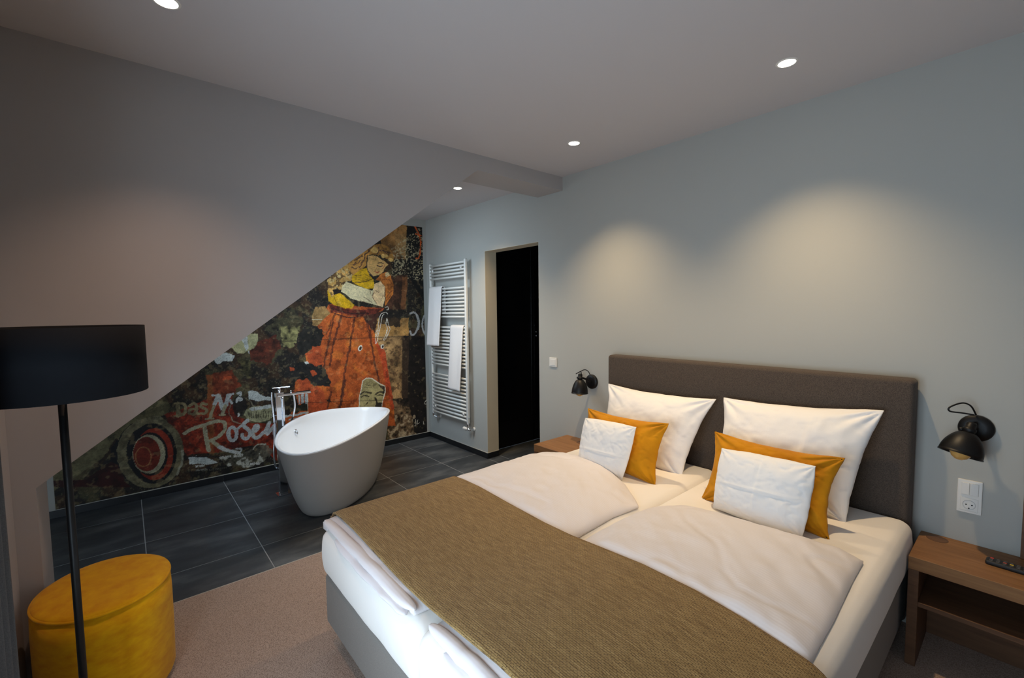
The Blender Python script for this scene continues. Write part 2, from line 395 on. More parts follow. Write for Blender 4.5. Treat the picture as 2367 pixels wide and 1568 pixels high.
# ------------------------------------------------------------------ downlights
def downlight(x, y, lbl, first=None):
    if first is None:
        r = empty('downlight', (x, y, H))
        a = lathe('trim_ring', [(0.036, 0.0), (0.036, -0.003), (0.043, -0.002), (0.045, 0.0)], m_whitep, r, (x, y, H), (0, 0, 1), 32, cap=False)
        b = lathe('lens', [(0.0005, -0.0022), (0.0365, -0.0018), (0.0365, -0.0004)], m_glow, r, (x, y, H), (0, 0, 1), 32)
        sl = bpy.data.lights.new('spot', 'SPOT'); sl.energy = SPOT_W; sl.color = SPOT_COL; sl.spot_size = math.radians(102); sl.spot_blend = 1.0; sl.shadow_soft_size = 0.022
        s = bpy.data.objects.new('spot', sl); COL.objects.link(s); s.parent = r; s.location = (0, 0, -0.012)
    else:
        r = first.copy(); COL.objects.link(r); r.location = (x, y, H)
        for ch in first.children:
            c = ch.copy(); COL.objects.link(c); c.parent = r
    return tag(r, lbl, 'spotlight', 'round ceiling spotlights')
d0 = downlight(*SPOTS[1], 'lit round ceiling spotlight above the left half of the headboard')
downlight(*SPOTS[2], 'lit round ceiling spotlight above the right half of the headboard', d0)
downlight(*SPOTS[0], 'small lit ceiling spotlight beyond the beam near the towel radiator', d0)
d3 = downlight(*SPOTS[3], 'lit ceiling spotlight cut off by the top left edge of the photo', d0)
for ch in d3.children:
    if ch.type == 'LIGHT': ch.data = ch.data.copy(); ch.data.energy = SPOT_W*0.42; ch.data.color = (1.0, 0.66, 0.46)

# ------------------------------------------------------------------ wall mural (flat print)
def build_mural():
    h = 0.005
    Y = np.arange(-3.355, -0.047, h); Z = np.arange(SK+0.006, 2.613, h)
    yy, zz = np.meshgrid(Y, Z)          # rows z
    C = np.zeros(yy.shape+(3,))
    c5 = lambda p: (700+p[0]/6.533, 540+p[1]/6.533); c6 = lambda p: (700+p[0]/6.533, 760+p[1]/6.533)
    c7 = lambda p: (380+p[0]/4.48, 760+p[1]/4.48); c8 = lambda p: (120+p[0]/6.575, 930+p[1]/6.575); px = lambda p: p
    def wp(p): q = at(p[0], p[1], x=0.0); return (q[1], q[2])
    def W_(P, f): return [wp(f(p)) for p in P]
    n1 = fbm(yy*9, zz*9, 1); n2 = fbm(yy*28, zz*28, 5); n3 = fbm(yy*3, zz*3, 9); n4 = fbm(yy*70, zz*70, 13, 2)
    jy, jz = (fbm(yy*30, zz*30, 20)-.5)*0.05, (fbm(yy*30, zz*30, 25)-.5)*0.05
    def inside(P, rag=0.0):
        y = yy+jy*rag; z = zz+jz*rag; r = np.zeros(yy.shape, bool); n = len(P)
        for i in range(n):
            (a, b), (c, d) = P[i], P[(i+1) % n]
            if b == d: continue
            k = ((b > z) != (d > z)) & (y < (c-a)*(z-b)/(d-b)+a); r ^= k
        return r
    def dist(P, rag=0.0):
        y = yy+jy*rag; z = zz+jz*rag; D = np.full(yy.shape, 9.0)
        for (a, b), (c, d) in zip(P[:-1], P[1:]):
            l2 = (c-a)**2+(d-b)**2+1e-9; t = np.clip(((y-a)*(c-a)+(z-b)*(d-b))/l2, 0, 1)
            D = np.minimum(D, np.hypot(y-a-t*(c-a), z-b-t*(d-b)))
        return D
    def put(mask, col, a=1.0, tex=0.25, tn=None):
        col = np.array(srgb(*col)); t = (1+tex*2*((n2 if tn is None else tn)-.5)*2)[..., None]
        m = (mask*a)[..., None]; C[...] = C*(1-m)+np.clip(col*t, 0, 1)*m
    def fill(P, f, col, rag=0.0, a=1.0, tex=0.25, tn=None): put(inside(W_(P, f), rag), col, a, tex, tn)
    S = 0.0036                                  # wall metres per photo pixel, near enough for pen widths
    def line(P, f, w, col, rag=0.3, a=1.0, tex=0.2, sm=True):
        if sm and len(P) > 2: P = [(q.x, q.y) for q in smooth_path([(p[0], p[1], 0) for p in P], 5)]
        put(dist(W_(P, f), rag) < w*S/2, col, a, tex)
    def ell(cx, cy, rx, ry, n=40, rot=0): return [(cx+rx*math.cos(t)*math.cos(rot)-ry*math.sin(t)*math.sin(rot), cy+rx*math.cos(t)*math.sin(rot)+ry*math.sin(t)*math.cos(rot)) for t in np.linspace(0, 2*math.pi, n, endpoint=False)]
    def thr(n, t, s=0.06): return np.clip((n-t)/s, 0, 1)
    one = np.ones(yy.shape)
    # ground: near-black print with brown and olive clouds
    put(one, (34, 29, 25)); put(thr(n1, .50), (66, 46, 28), .8); put(thr(fbm(yy*7, zz*7, 31), .56), (84, 80, 52), .55); put(thr(n4, .66), (120, 112, 84), .35)
    # right hand column
    fill([(858, 515), (940, 515), (938, 600), (905, 598), (880, 560)], px, (138, 100, 56), .3, 1, .5, n1)
    fill([(912, 540), (938, 540), (938, 598), (914, 580)], px, (160, 124, 78), .4, .8)
    fill([(905, 600), (976, 600), (976, 640), (905, 636)], px, (34, 28, 22), .5, 1)
    fill([(940, 515), (980, 515), (982, 700), (944, 640)], px, (22, 20, 20), .2, 1); put(inside(W_([(905, 575), (978, 520), (980, 650), (905, 640)], px))*thr(n4, .60, .02), (176, 164, 130), .8)
    fill([(890, 640), (940, 636), (938, 715), (895, 722)], px, (74, 46, 30), .4, 1, .5); fill([(930, 640), (942, 640), (938, 715), (926, 715)], px, (140, 90, 50), .5, .6)
    fill([(868, 735), (945, 735), (945, 778), (868, 778)], px, (166, 122, 66), .6, 1, .55, n1)
    fill([(880, 718), (925, 715), (925, 755), (876, 750)], px, (30, 26, 22), .8, .9)
    fill([(868, 778), (934, 776), (930, 924), (903, 922), (888, 850)], px, (150, 116, 74), .5, 1, .7, n1)
    put(inside(W_([(868, 778), (934, 776), (930, 924), (903, 922)], px))*thr(n2, .56, .04), (70, 46, 28), .7)
    fill([(932, 776), (986, 778), (990, 1010), (960, 1005), (930, 924)], px, (30, 24, 20), .3, 1); fill([(930, 780), (946, 780), (942, 920), (928, 920)], px, (62, 46, 32), .3, .9)
    fill([(903, 924), (945, 930), (960, 1005), (900, 1025), (893, 965)], px, (120, 94, 66), .9, .9, .8, n2)
    fill([(905, 922), (990, 918), (990, 945), (930, 940)], px, (32, 26, 22), .6, .85)
    put(inside(W_([(900, 955), (960, 960), (965, 1010), (895, 1022)], px))*thr(n2, .54, .05), (172, 152, 120), .8)
    line([(958, 522), (970, 548), (972, 575), (968, 596), (962, 598)], px, 5, (196, 88, 34)); line([(960, 541), (974, 545)], px, 4, (196, 88, 34))
    # big grey J O
    line([(948, 725), (958, 723), (966, 734), (967, 752), (960, 770), (952, 775), (948, 766)], px, 6.5, (168, 166, 162), 0, 1, .05)
    line([(964, 730), (968, 745), (966, 760)], px, 9, (168, 166, 162), 0, 1, .05); line(ell(989, 750, 13, 26, 20), px, 6, (168, 166, 162), 0, 1, .05)
    # figure: skirt
    skirt = [(761, 703), (888, 713), (872, 735), (866, 770), (870, 785), (882, 810), (891, 855), (900, 898), (910, 944), (914, 985), (640, 985), (690, 940), (681, 905), (683, 878), (702, 884), (724, 890), (760, 890), (752, 858), (734, 845), (707, 838), (706, 822), (730, 815), (742, 798), (745, 780), (734, 754), (748, 722)]
    fill(skirt, px, (190, 92, 38), .25, 1, .22)
    sm = inside(W_(skirt, px), .25); put(sm*thr(n1, .56, .1), (206, 118, 44), .55); put(sm*thr(n3, .55, .1)*thr(n4, .5, .1), (120, 44, 24), .35)
    dots = ((np.sin(yy*420)*np.sin(zz*420)) > 0.1); put(sm*dots, (140, 52, 28), .28, .0)
    for P, w in (([(774, 725), (757, 800), (748, 850)], 5), ([(790, 728), (772, 790), (762, 845)], 6), ([(820, 735), (812, 780), (797, 860), (790, 910), (782, 960)], 6), ([(848, 740), (858, 790), (866, 840), (878, 890)], 7),
                 ([(812, 780), (808, 815)], 4), ([(765, 740), (755, 775)], 3), ([(797, 880), (788, 935)], 8), ([(745, 900), (735, 950)], 5), ([(765, 905), (752, 960)], 6), ([(728, 895), (722, 940)], 5)):
        line(P, px, w, (66, 34, 28), .6, .75)
    fill([(858, 778), (890, 812), (905, 905), (912, 945), (904, 948), (893, 895), (876, 815)], px, (190, 72, 36), .4, .9)
    fill([(900, 1280-500), (0, 0)], px, (0, 0, 0))
    # torn dark patches over the skirt
    fill([(0, 510), (180, 560), (280, 530), (340, 620), (420, 800), (415, 875), (280, 870), (170, 860), (90, 770), (-130, 800), (-300, 700), (-200, 560)], c6, (34, 32, 30), .8, 1, .5)
    fill([(110, 640), (170, 630), (210, 690), (150, 715)], c6, (190, 80, 40), .5); fill([(10, 510), (60, 490), (110, 520), (50, 545)], c6, (190, 188, 178), .5)
    fill([(0, 0), (300, 0), (300, 100), (230, 280), (150, 260), (40, 370), (-60, 420), (-100, 200)], c6, (34, 32, 27), .8, 1, .5)
    for q in ((270, 1045), (390, 1095)): fill(ell(q[0], q[1], 40, 20), c6, (50, 34, 30), .8)
    fill([(890, 1250), (1080, 1200), (1230, 1150), (1130, 1300), (1080, 1500), (980, 1350)], c5, (44, 34, 30), .9, .9)
    # waist, halftone patch
    fill([(400, 1060), (640, 1140), (900, 1150), (1220, 1120), (1100, 1210), (850, 1260), (430, 1180)], c5, (110, 46, 32), .4, 1, .4)
    line([(430, 1130), (700, 1200), (1000, 1200)], c5, 2.5, (50, 28, 26)); line([(430, 1190), (650, 1260), (820, 1262)], c5, 3, (70, 32, 26))
    fill([(180, 1110), (330, 1100), (410, 1200), (210, 1410), (140, 1390), (135, 1250)], c5, (170, 132, 78), .4, 1, .3)
    hp = inside(W_([(180, 1110), (330, 1100), (410, 1200), (210, 1410), (140, 1390), (135, 1250)], c5)); put(hp*dots, (80, 56, 36), .6, 0); line([(140, 1300), (290, 1300)], c5, 1.6, (220, 205, 170))
    # shawl, hands, hair
    fill([(370, 700), (520, 560), (700, 440), (870, 500), (760, 700), (640, 730), (580, 880), (460, 960), (380, 880)], c5, (182, 140, 74), .4, 1, .5, n1)
    hm = inside(W_([(370, 640), (520, 540), (700, 400), (900, 500), (760, 720), (600, 900), (460, 960), (360, 880)], c5))
    put(hm*thr(n2, .52, .04), (52, 34, 28), .8); put(hm*thr(fbm(yy*40, zz*40, 44), .60, .04), (214, 190, 132), .7)
    fill([(450, 860), (560, 840), (640, 920), (480, 940)], c5, (34, 26, 24), .6)
    fill([(370, 840), (440, 960), (480, 920), (560, 900), (640, 960), (780, 1080), (740, 1130), (640, 1130), (470, 1080), (380, 1010)], c5, (206, 160, 16), .25, 1, .2)
    line([(470, 950), (490, 1010), (520, 1060)], c5, 1.6, (110, 80, 20))
    fill([(690, 440), (960, 215), (1040, 190), (1180, 150), (1290, 200), (1370, 330), (1370, 430), (1290, 400), (1180, 330), (1050, 320), (970, 330), (960, 480), (880, 560), (760, 640), (690, 520)], c5, (176, 128, 62), .4, 1, .45, n1)
    for P in (((900, 470), (960, 300), (1050, 200)), ((860, 520), (920, 380), (1000, 250)), ((760, 480), (880, 400)), ((740, 530), (860, 500)), ((1100, 300), (1180, 240), (1290, 330)), ((1140, 200), (1180, 280)), ((1210, 260), (1330, 290)), ((780, 420), (900, 330))):
        line(P, c5, 3.2, (60, 42, 48), .8, .8)
    for q in ((1080, 250, 55, 45), (1210, 340, 40, 26), (1320, 400, 34, 30), (1260, 340, 26, 22)): fill(ell(*q), c5, (214, 176, 104), .5, .9)
    # face
    fill([(985, 340), (1060, 330), (1130, 350), (1180, 390), (1240, 420), (1290, 470), (1235, 520), (1215, 580), (1150, 625), (1060, 645), (995, 610), (965, 500)], c5, (206, 164, 100), .08, 1, .14)
    line([(1120, 480), (1160, 500), (1200, 490)], c5, 3, (70, 50, 50), 0); line([(1130, 450), (1180, 440), (1220, 460)], c5, 2.4, (96, 66, 50), 0); line([(1235, 465), (1215, 520), (1190, 540)], c5, 2.2, (170, 104, 60), 0)
    line([(1080, 570), (1120, 590), (1150, 580)], c5, 3, (176, 70, 44), 0); line([(1110, 530), (1090, 570)], c5, 2, (170, 110, 66), 0); line([(975, 340), (960, 380), (985, 400)], c5, 2, (120, 80, 50), 0)
    line([(960, 430), (980, 560), (1060, 650)], c5, 2.5, (60, 46, 48), 0)
    # scarf and sleeves
    fill([(740, 640), (880, 540), (960, 520), (1000, 630), (1070, 700), (1085, 840), (960, 835), (830, 780), (740, 730)], c5, (202, 158, 20), .2, 1, .18)
    for k in range(4): line([(780, 640+k*26), (900, 625+k*30), (1010, 650+k*24)], c5, 1.5, (96, 66, 30), .6, .8)
    line([(760, 740), (900, 735), (1040, 690)], c5, 2, (80, 56, 36))
    fill([(1100, 700), (1180, 610), (1250, 580), (1320, 620), (1370, 780), (1360, 920), (1240, 1100), (1250, 900), (1230, 790), (1170, 720)], c5, (184, 108, 44), .25, 1, .4, n1)
    fill([(1240, 600), (1290, 580), (1320, 640), (1250, 660)], c5, (220, 192, 140), .4)
    for P in (((1200, 700), (1290, 690), (1340, 760)), ((1180, 660), (1280, 640)), ((1270, 960), (1340, 860)), ((1260, 1020), (1330, 940))): line(P, c5, 2.4, (104, 48, 28), .4, .8)
    fill([(650, 725), (800, 785), (960, 835), (1050, 865), (1090, 770), (1170, 720), (1235, 800), (1235, 1000), (1205, 1110), (1100, 1080), (1000, 1055), (880, 1030), (720, 980), (640, 910), (575, 880), (600, 800)], c5, (222, 206, 160), .12, 1, .1)
    fill([(1080, 760), (1170, 725), (1240, 810), (1230, 1000), (1200, 1110), (1120, 1080), (1050, 960)], c5, (224, 190, 140), .12, 1, .12)
    for P in (((1010, 850), (1025, 905)), ((1080, 890), (1050, 950), (1110, 1060)), ((920, 960), (1040, 1040)), ((1240, 830), (1230, 960)), ((1090, 860), (1150, 890)), ((1190, 980), (1215, 930)), ((870, 1020), (1010, 1060))): line(P, c5, 1.6, (110, 70, 52), .2)
    # drawn outlines and ovals
    WL = (226, 218, 200)
    for P in (((1280, 1215), (1250, 1190), (1190, 1210), (1165, 1250), (1145, 1330), (1130, 1480), (1105, 1560)), ((1225, 1220), (1195, 1260), (1170, 1400), (1130, 1560)), ((1270, 1290), (1300, 1400), (1315, 1450), (1260, 1560)), ((1265, 1290), (1255, 1370), (1280, 1450), (1240, 1560)), ((1250, 1115), (1285, 1110), (1290, 1150), (1265, 1155))):
        line(P, c5, 1.7, WL, .1, 1, .05)
    for P in (((1110, 20), (1100, 110), (1095, 210), (1112, 215), (1135, 110), (1150, 20)), ((1310, 20), (1280, 100), (1235, 170), (1220, 160), (1255, 90), (1265, 20))): line(P, c6, 1.7, WL, .1, 1, .05)
    for q in ((865, 295, 32, 46), (1200, 270, 26, 34)): fill(ell(*q, rot=.3), c6, WL, .05, 1, .05); fill(ell(q[0]+6, q[1], q[2]*.55, q[3]*.65, rot=.3), c6, (66, 50, 40), .1)
    line([(1870, 1070), (1835, 1130), (1870, 1140)], c6, 1.6, WL, 0); line([(1700, 1370), (1705, 1460), (1680, 1470)], c6, 1.6, WL, 0); line([(1735, 1380), (1725, 1440), (1760, 1420)], c6, 1.6, WL, 0); line([(1820, 1400), (1825, 1450)], c6, 1.6, WL, 0)
    # small cut-out photo of a man
    fp = [(960, 738), (1050, 748), (1160, 822), (1244, 865), (1250, 960), (1205, 1120), (1195, 1200), (845, 1200), (845, 1040), (876, 900), (895, 785)]
    fill(fp, c6, (226, 216, 190), .1, 1, .05)
    ip = [(965, 752), (1045, 762), (1155, 838), (1230, 875), (1236, 955), (1192, 1115), (1185, 1200), (858, 1200), (858, 1042), (890, 902), (908, 795)]
    fill(ip, c6, (168, 154, 104), .1, 1, .25, n1)
    fill([(1130, 840), (1232, 875), (1236, 960), (1215, 1000), (1205, 920)], c6, (60, 52, 38), .5); fill([(1080, 1040), (1120, 1050), (1130, 1110), (1200, 1110), (1185, 1190), (1090, 1180), (1110, 1110)], c6, (46, 40, 30), .4)
    for P, w in ((((875, 990), (930, 958), (1030, 975)), 5), (((1100, 985), (1160, 960), (1225, 955)), 5), (((880, 1030), (930, 1010), (1000, 1022)), 3.5), (((1120, 1012), (1170, 1000), (1215, 1005)), 3.5), (((940, 1160), (980, 1110)), 2.5), (((930, 880), (1020, 890)), 1.2), (((940, 850), (1030, 862)), 1.2)):
        line(P, c6, w, (54, 46, 34), .3, .9)
    fill(ell(948, 1016, 18, 9), c6, (24, 20, 16), 0); fill(ell(1165, 1004, 18, 9), c6, (24, 20, 16), 0)
    # left part: olive and rust clouds
    fill([(440, 480), (700, 430), (800, 600), (700, 690), (450, 740)], c7, (116, 50, 26), .9, 1, .5); fill([(610, 490), (690, 490), (690, 530), (620, 530)], c7, (176, 74, 36), .8)
    fill([(890, 180), (1150, 60), (1200, 200), (1080, 380), (900, 330)], c7, (88, 36, 20), 1, .9, .5)
    fill([(680, 180), (800, 60), (960, 50), (970, 140), (930, 200), (840, 240), (760, 260)], c7, (142, 138, 102), .5, 1, .45, n1)
    fill([(1180, -20), (1400, -20), (1390, 100), (1330, 190), (1230, 180)], c7, (120, 114, 72), 1, .9, .8, n2)
    fill([(750, 290), (900, 330), (880, 520), (800, 420)], c7, (80, 74, 44), 1, .8, .8, n2)
    WG = (182, 186, 180)
    fill([(520, 290), (640, 250), (730, 280), (700, 340), (600, 335), (560, 370), (520, 340)], c7, WG, .5, 1, .1); fill([(790, 90), (858, 70), (872, 200), (845, 225)], c7, WG, .4, 1, .1); fill([(865, 230), (880, 225), (885, 268)], c7, WG, .3)
    for P in ([(1460, 260), (1540, 190), (1613, 180), (1640, 370), (1560, 390), (1500, 360)], [(1300, 400), (1340, 410), (1355, 430), (1310, 450)], [(1515, 440), (1580, 460), (1540, 495)], [(1370, 540), (1480, 520), (1540, 600), (1640, 620), (1700, 900), (1480, 880), (1490, 680), (1330, 640), (1410, 600)]): fill(P, c7, (184, 80, 40), .7, 1, .25)
    fill([(1445, 355), (1480, 340), (1505, 350), (1470, 375)], c7, WG, .4)
    # red car body
    body = [(-20, 870), (120, 860), (440, 730), (700, 690), (760, 900), (900, 980), (1140, 980), (1230, 900), (1260, 1000), (1200, 1400), (960, 1200), (560, 1280), (230, 1310), (90, 1060)]
    fill(body, c7, (134, 46, 24), .35, 1, .4); bmk = inside(W_(body, c7), .35); put(bmk*thr(n1, .58, .08), (66, 24, 18), .7); put(bmk*thr(n4, .68, .03), (30, 20, 18), .5)
    fill([(440, 480), (500, 480), (520, 1300), (450, 1300)], c7, (146, 92, 44), .6, .45, .3)
    # chrome grille / lips shape
    fill([(860, 660), (900, 640), (960, 660), (1050, 710), (1120, 700), (1125, 745), (1030, 735), (960, 755), (880, 730)], c7, WG, .5, 1, .12)
    fill([(790, 870), (900, 810), (1125, 785), (1115, 920), (1050, 960), (980, 975), (860, 940)], c7, (150, 146, 112), .5, 1, .3)
    fill([(880, 820), (1125, 785), (1120, 820), (900, 850)], c7, WG, .4, 1, .1)
    for k in range(10): line([(870+k*26, 860), (880+k*24, 930)], c7, 2, (66, 60, 40), .5, .8)
    line(ell(800, 850, 130, 135, 30)+[(930, 850)], c7, 2.2, (140, 134, 110), .4, .8); fill(ell(780, 800, 75, 110), c7, (34, 30, 28), .3, .9)
    # lettering
    def speck(): return None
    LT = (178, 180, 176)
    def letter(P, w, c=LT, f=c7): line(P, f, w, c, .25, 1, .08, False)
    letter([(500, 690), (575, 690)], 5); letter([(555, 690), (520, 790)], 9); letter([(515, 800), (470, 930)], 7, (150, 140, 110)); letter([(430, 935), (510, 935)], 4, (150, 140, 110))
    letter([(560, 700), (605, 830)], 10); letter([(605, 830), (680, 685)], 7); letter([(650, 690), (710, 670)], 5); letter([(660, 700), (640, 790)], 9); letter([(628, 800), (600, 890)], 8, (156, 148, 120)); letter([(570, 895), (630, 895)], 4, (150, 140, 110)); letter([(680, 740), (700, 770)], 6)
    line([(760, 670), (790, 665), (785, 690)], c7, 6, LT, .2, 1, .05); line([(750, 755), (765, 720), (800, 735), (780, 745)], c7, 6, LT, .2, 1, .05); line([(765, 880), (775, 890), (765, 905)], c7, 4, LT, .2)
    DA = (138, 124, 90)
    letter([(140, 775), (140, 900)], 9, DA); letter([(105, 772), (160, 772)], 4, DA); letter([(105, 903), (200, 895)], 4, DA); line([(150, 772), (200, 780), (222, 830), (200, 880), (150, 898)], c7, 7, DA, .3)
    line([(260, 800), (300, 775), (330, 800), (330, 870), (350, 885)], c7, 7, DA, .3); line([(330, 825), (270, 840), (260, 875), (300, 885), (330, 860)], c7, 6, DA, .3); line([(430, 785), (390, 775), (375, 810), (430, 840), (425, 880), (375, 880)], c7, 7, DA, .3)
    RC = (164, 156, 128)
    line([(205, 1085), (300, 1035), (400, 1000), (520, 965), (600, 965), (632, 1000), (610, 1070), (540, 1130), (480, 1160)], c7, 8.5, RC, .25, 1, .1)
    line([(415, 1010), (430, 1130), (460, 1265)], c7, 9, RC, .25, 1, .1); line([(480, 1155), (570, 1225)], c7, 9, RC, .25, 1, .1); line([(570, 1225), (660, 1265), (770, 1285)], c7, 9, LT, .25, 1, .1); line([(745, 1245), (800, 1245), (790, 1270)], c7, 4, LT, .2)
    line(ell(705, 1090, 42, 70, 20)+[(747, 1090)], c7, 8.5, LT, .2, 1, .08); line([(747, 1050), (800, 1000), (850, 970)], c7, 6, LT, .2)
    line([(860, 950), (815, 1000), (860, 1040), (890, 1085), (860, 1135), (815, 1130), (805, 1095)], c7, 9, LT, .2, 1, .08)
    line([(915, 1075), (960, 1050), (970, 1010), (940, 1010), (920, 1060), (925, 1115), (965, 1130), (1030, 1070)], c7, 9, LT, .2, 1, .08)
    line([(1035, 1080), (1085, 975)], c7, 9, LT, .2); line([(1085, 980), (1065, 1095), (1140, 995)], c7, 8, LT, .2); line([(1140, 995), (1140, 1090), (1175, 1060)], c7, 9, LT, .2)
    for a, b in ((1395, 1), (1430, 9), (1470, 8)): letter([(a, 690), (a, 775)], 8 if b > 1 else 4)
    line([(1250, 905), (1330, 895), (1480, 870)], c7, 6, WG, .6, 1, .1, False); line([(1300, 940), (1480, 905)], c7, 4, WG, .9); fill([(1350, 790), (1480, 780), (1480, 850), (1350, 870)], c7, (38, 38, 26), .8)
    letter([(1487, 680), (1480, 890)], 1.2, (200, 190, 160))
    # wheel and wing
    wing = [(1650, 90), (1480, 180), (1240, 300), (1000, 520), (700, 740), (480, 900), (250, 1060), (-60, 1260)]
    line(wing, c8, 36, (96, 90, 62), .3, 1, .25); line([(980, 570), (800, 860), (500, 1160)], c8, 6, (46, 34, 22), .5)
    fill([(900, 900), (1010, 860), (1100, 1200), (1200, 1290), (0, 1290), (0, 1200), (500, 1180)], c8, (48, 14, 10), .3, 1, .3)
    fill([(990, 570), (900, 700), (880, 900), (1000, 950), (1060, 700)], c8, (16, 15, 18), .2)
    fill(ell(1490, 780, 520, 540), c8, (22, 21, 22), .1, 1)
    line(ell(1500, 770, 440, 480, 40)+[(1940, 770)], c8, 17, (108, 100, 74), .3, 1, .3)
    fill([(1500, 230), (1620, 210), (1760, 300), (1700, 360)], c8, (110, 104, 78), .5)
    fill(ell(1530, 780, 365, 460), c8, (20, 20, 22), 0); fill(ell(1555, 790, 290, 395), c8, (134, 44, 24), .05, 1, .15); fill(ell(1500, 790, 262, 330), c8, (22, 18, 20), 0)
    fill(ell(1475, 790, 248, 296), c8, (158, 150, 122), .1, 1, .15); fill(ell(1440, 790, 208, 262), c8, (112, 38, 22), .05, 1, .2); line(ell(1390, 830, 118, 146, 30)+[(1508, 830)], c8, 2.2, (150, 100, 60), .1, .9)
    line([(1980, 740), (1975, 900), (1900, 1100)], c8, 5, (140, 136, 116), .3)
    # bumper and small print
    fill([(245, 1330), (330, 1320), (470, 1345), (560, 1385), (470, 1405), (260, 1400)], c7, WG, .4, 1, .12)
    fill([(560, 1330), (780, 1300), (1040, 1180), (1140, 1270), (1030, 1380), (860, 1440), (640, 1420)], c7, (92, 88, 74), .9, .85, .9, n2)
    put(inside(W_([(560, 1330), (780, 1310), (1000, 1250), (1030, 1380), (860, 1440), (640, 1420)], c7), .5)*thr(n2, .54, .04), (176, 174, 160), .8)
    line([(920, 1250), (960, 1200), (1040, 1195)], c7, 4, (170, 168, 150), .6); line([(250, 1325), (560, 1328)], c7, 2.5, (30, 28, 26), .2)
    rnd = random.Random(3)
    def scribble(x, y, n, w, hh, sl, c=(190, 188, 176)):
        for k in range(n):
            X = x+k*w; Yy = y-sl*k*w; ch = rnd.random()
            line([(X, Yy), (X+w*.15, Yy-hh)], c7, 1.5, c, 0, 1, 0, False)
            if ch > .3: line([(X, Yy-hh*rnd.random()), (X+w*.6, Yy-hh*rnd.random())], c7, 1.4, c, 0, 1, 0, False)
            if ch > .6: line([(X+w*.55, Yy), (X+w*.6, Yy-hh*.7)], c7, 1.4, c, 0, 1, 0, False)
    scribble(575, 1345, 7, 17, 20, .12); scribble(720, 1332, 6, 17, 26, .12); scribble(325, 1435, 6, 17, 20, .1); scribble(330, 1475, 7, 18, 14, .1, (120, 118, 108))
    scribble(890, 1415, 5, 20, 26, .1, (214, 212, 204)); scribble(400, 1475, 12, 22, 12, .12, (92, 88, 76))
    # fold lines, overall wear
    put(dist([wp((640, 790)), wp((985, 776))]) < .006, (40, 30, 26), .55); put(dist([wp((600, 935)), wp((985, 922))]) < .005, (30, 24, 22), .5)
    hf = np.random.RandomState(5).rand(*yy.shape); hf2 = fbm(yy*110, zz*110, 51, 2); cr = np.abs(fbm(yy*6, zz*22, 61, 4)-.5); cr2 = np.abs(fbm(yy*20, zz*7, 71, 4)-.5)
    C[...] = C*(0.86+0.50*n1+0.40*(hf-.5)+0.50*(hf2-.5))[..., None]
    scuff = thr(fbm(yy*16, zz*16, 81, 5), .60, .05)*.55+thr(.012-cr, 0, .01)*.40+thr(.010-cr2, 0, .01)*.35; lum = C.sum(2, keepdims=True); C[...] = C*(1-.75*np.clip(scuff, 0, 1)[..., None]*np.where(lum > .9, .35, 1))
    lt = thr(fbm(yy*24, zz*24, 91, 5), .66, .04); C[...] = C+lt[..., None]*np.array(srgb(120, 104, 72))*.4
    white = (C.sum(2) > 1.05); pn = (np.sin(yy*260+zz*20) > .80) & (np.sin(zz*260) > .80) & (yy < -1.1); C[white & pn] *= 0.35
    keep_v = zz < (HB+MS*(yy-YD)) + 0.004
    ny, nz = len(Y), len(Z)
    idx = np.arange(ny*nz).reshape(nz, ny); q = keep_v[:-1, :-1] | keep_v[:-1, 1:]
    a = idx[:-1, :-1][q]; b = idx[:-1, 1:][q]; c = idx[1:, 1:][q]; d = idx[1:, :-1][q]
    F = np.stack([a, b, c, d], 1)
    used = np.unique(F); remap = np.full(ny*nz, -1); remap[used] = np.arange(len(used)); F = remap[F]
    V = np.stack([np.full(ny*nz, 0.0016), yy.ravel(), zz.ravel()], 1)[used]
    me = bpy.data.meshes.new('wall_mural'); me.vertices.add(len(V)); me.vertices.foreach_set('co', V.ravel())
    me.loops.add(F.size); me.loops.foreach_set('vertex_index', F.ravel().astype(np.int32))
    me.polygons.add(len(F)); me.polygons.foreach_set('loop_start', np.arange(0, F.size, 4, dtype=np.int32)); me.polygons.foreach_set('loop_total', np.full(len(F), 4, dtype=np.int32))
    me.update(calc_edges=True)
    at_ = me.color_attributes.new('print', 'FLOAT_COLOR', 'POINT')
    rgba = np.ones((len(V), 4), np.float32); rgba[:, :3] = np.clip(C.reshape(-1, 3)[used], 0, 1); at_.data.foreach_set('color', rgba.ravel())
    m = mat('mural_print', (1, 1, 1), 0.62, spec=0.35); vc = N(m, 'ShaderNodeVertexColor'); vc.layer_name = 'print'; base(m, vc.outputs[0])
    bump(m, noise(m, coords(m), 90, 4), 0.25, 0.0015)
    o = link('wall_mural', me, m)
    return tag(o, 'torn film poster mural of a woman in a long orange skirt and a red car', 'mural')
build_mural()

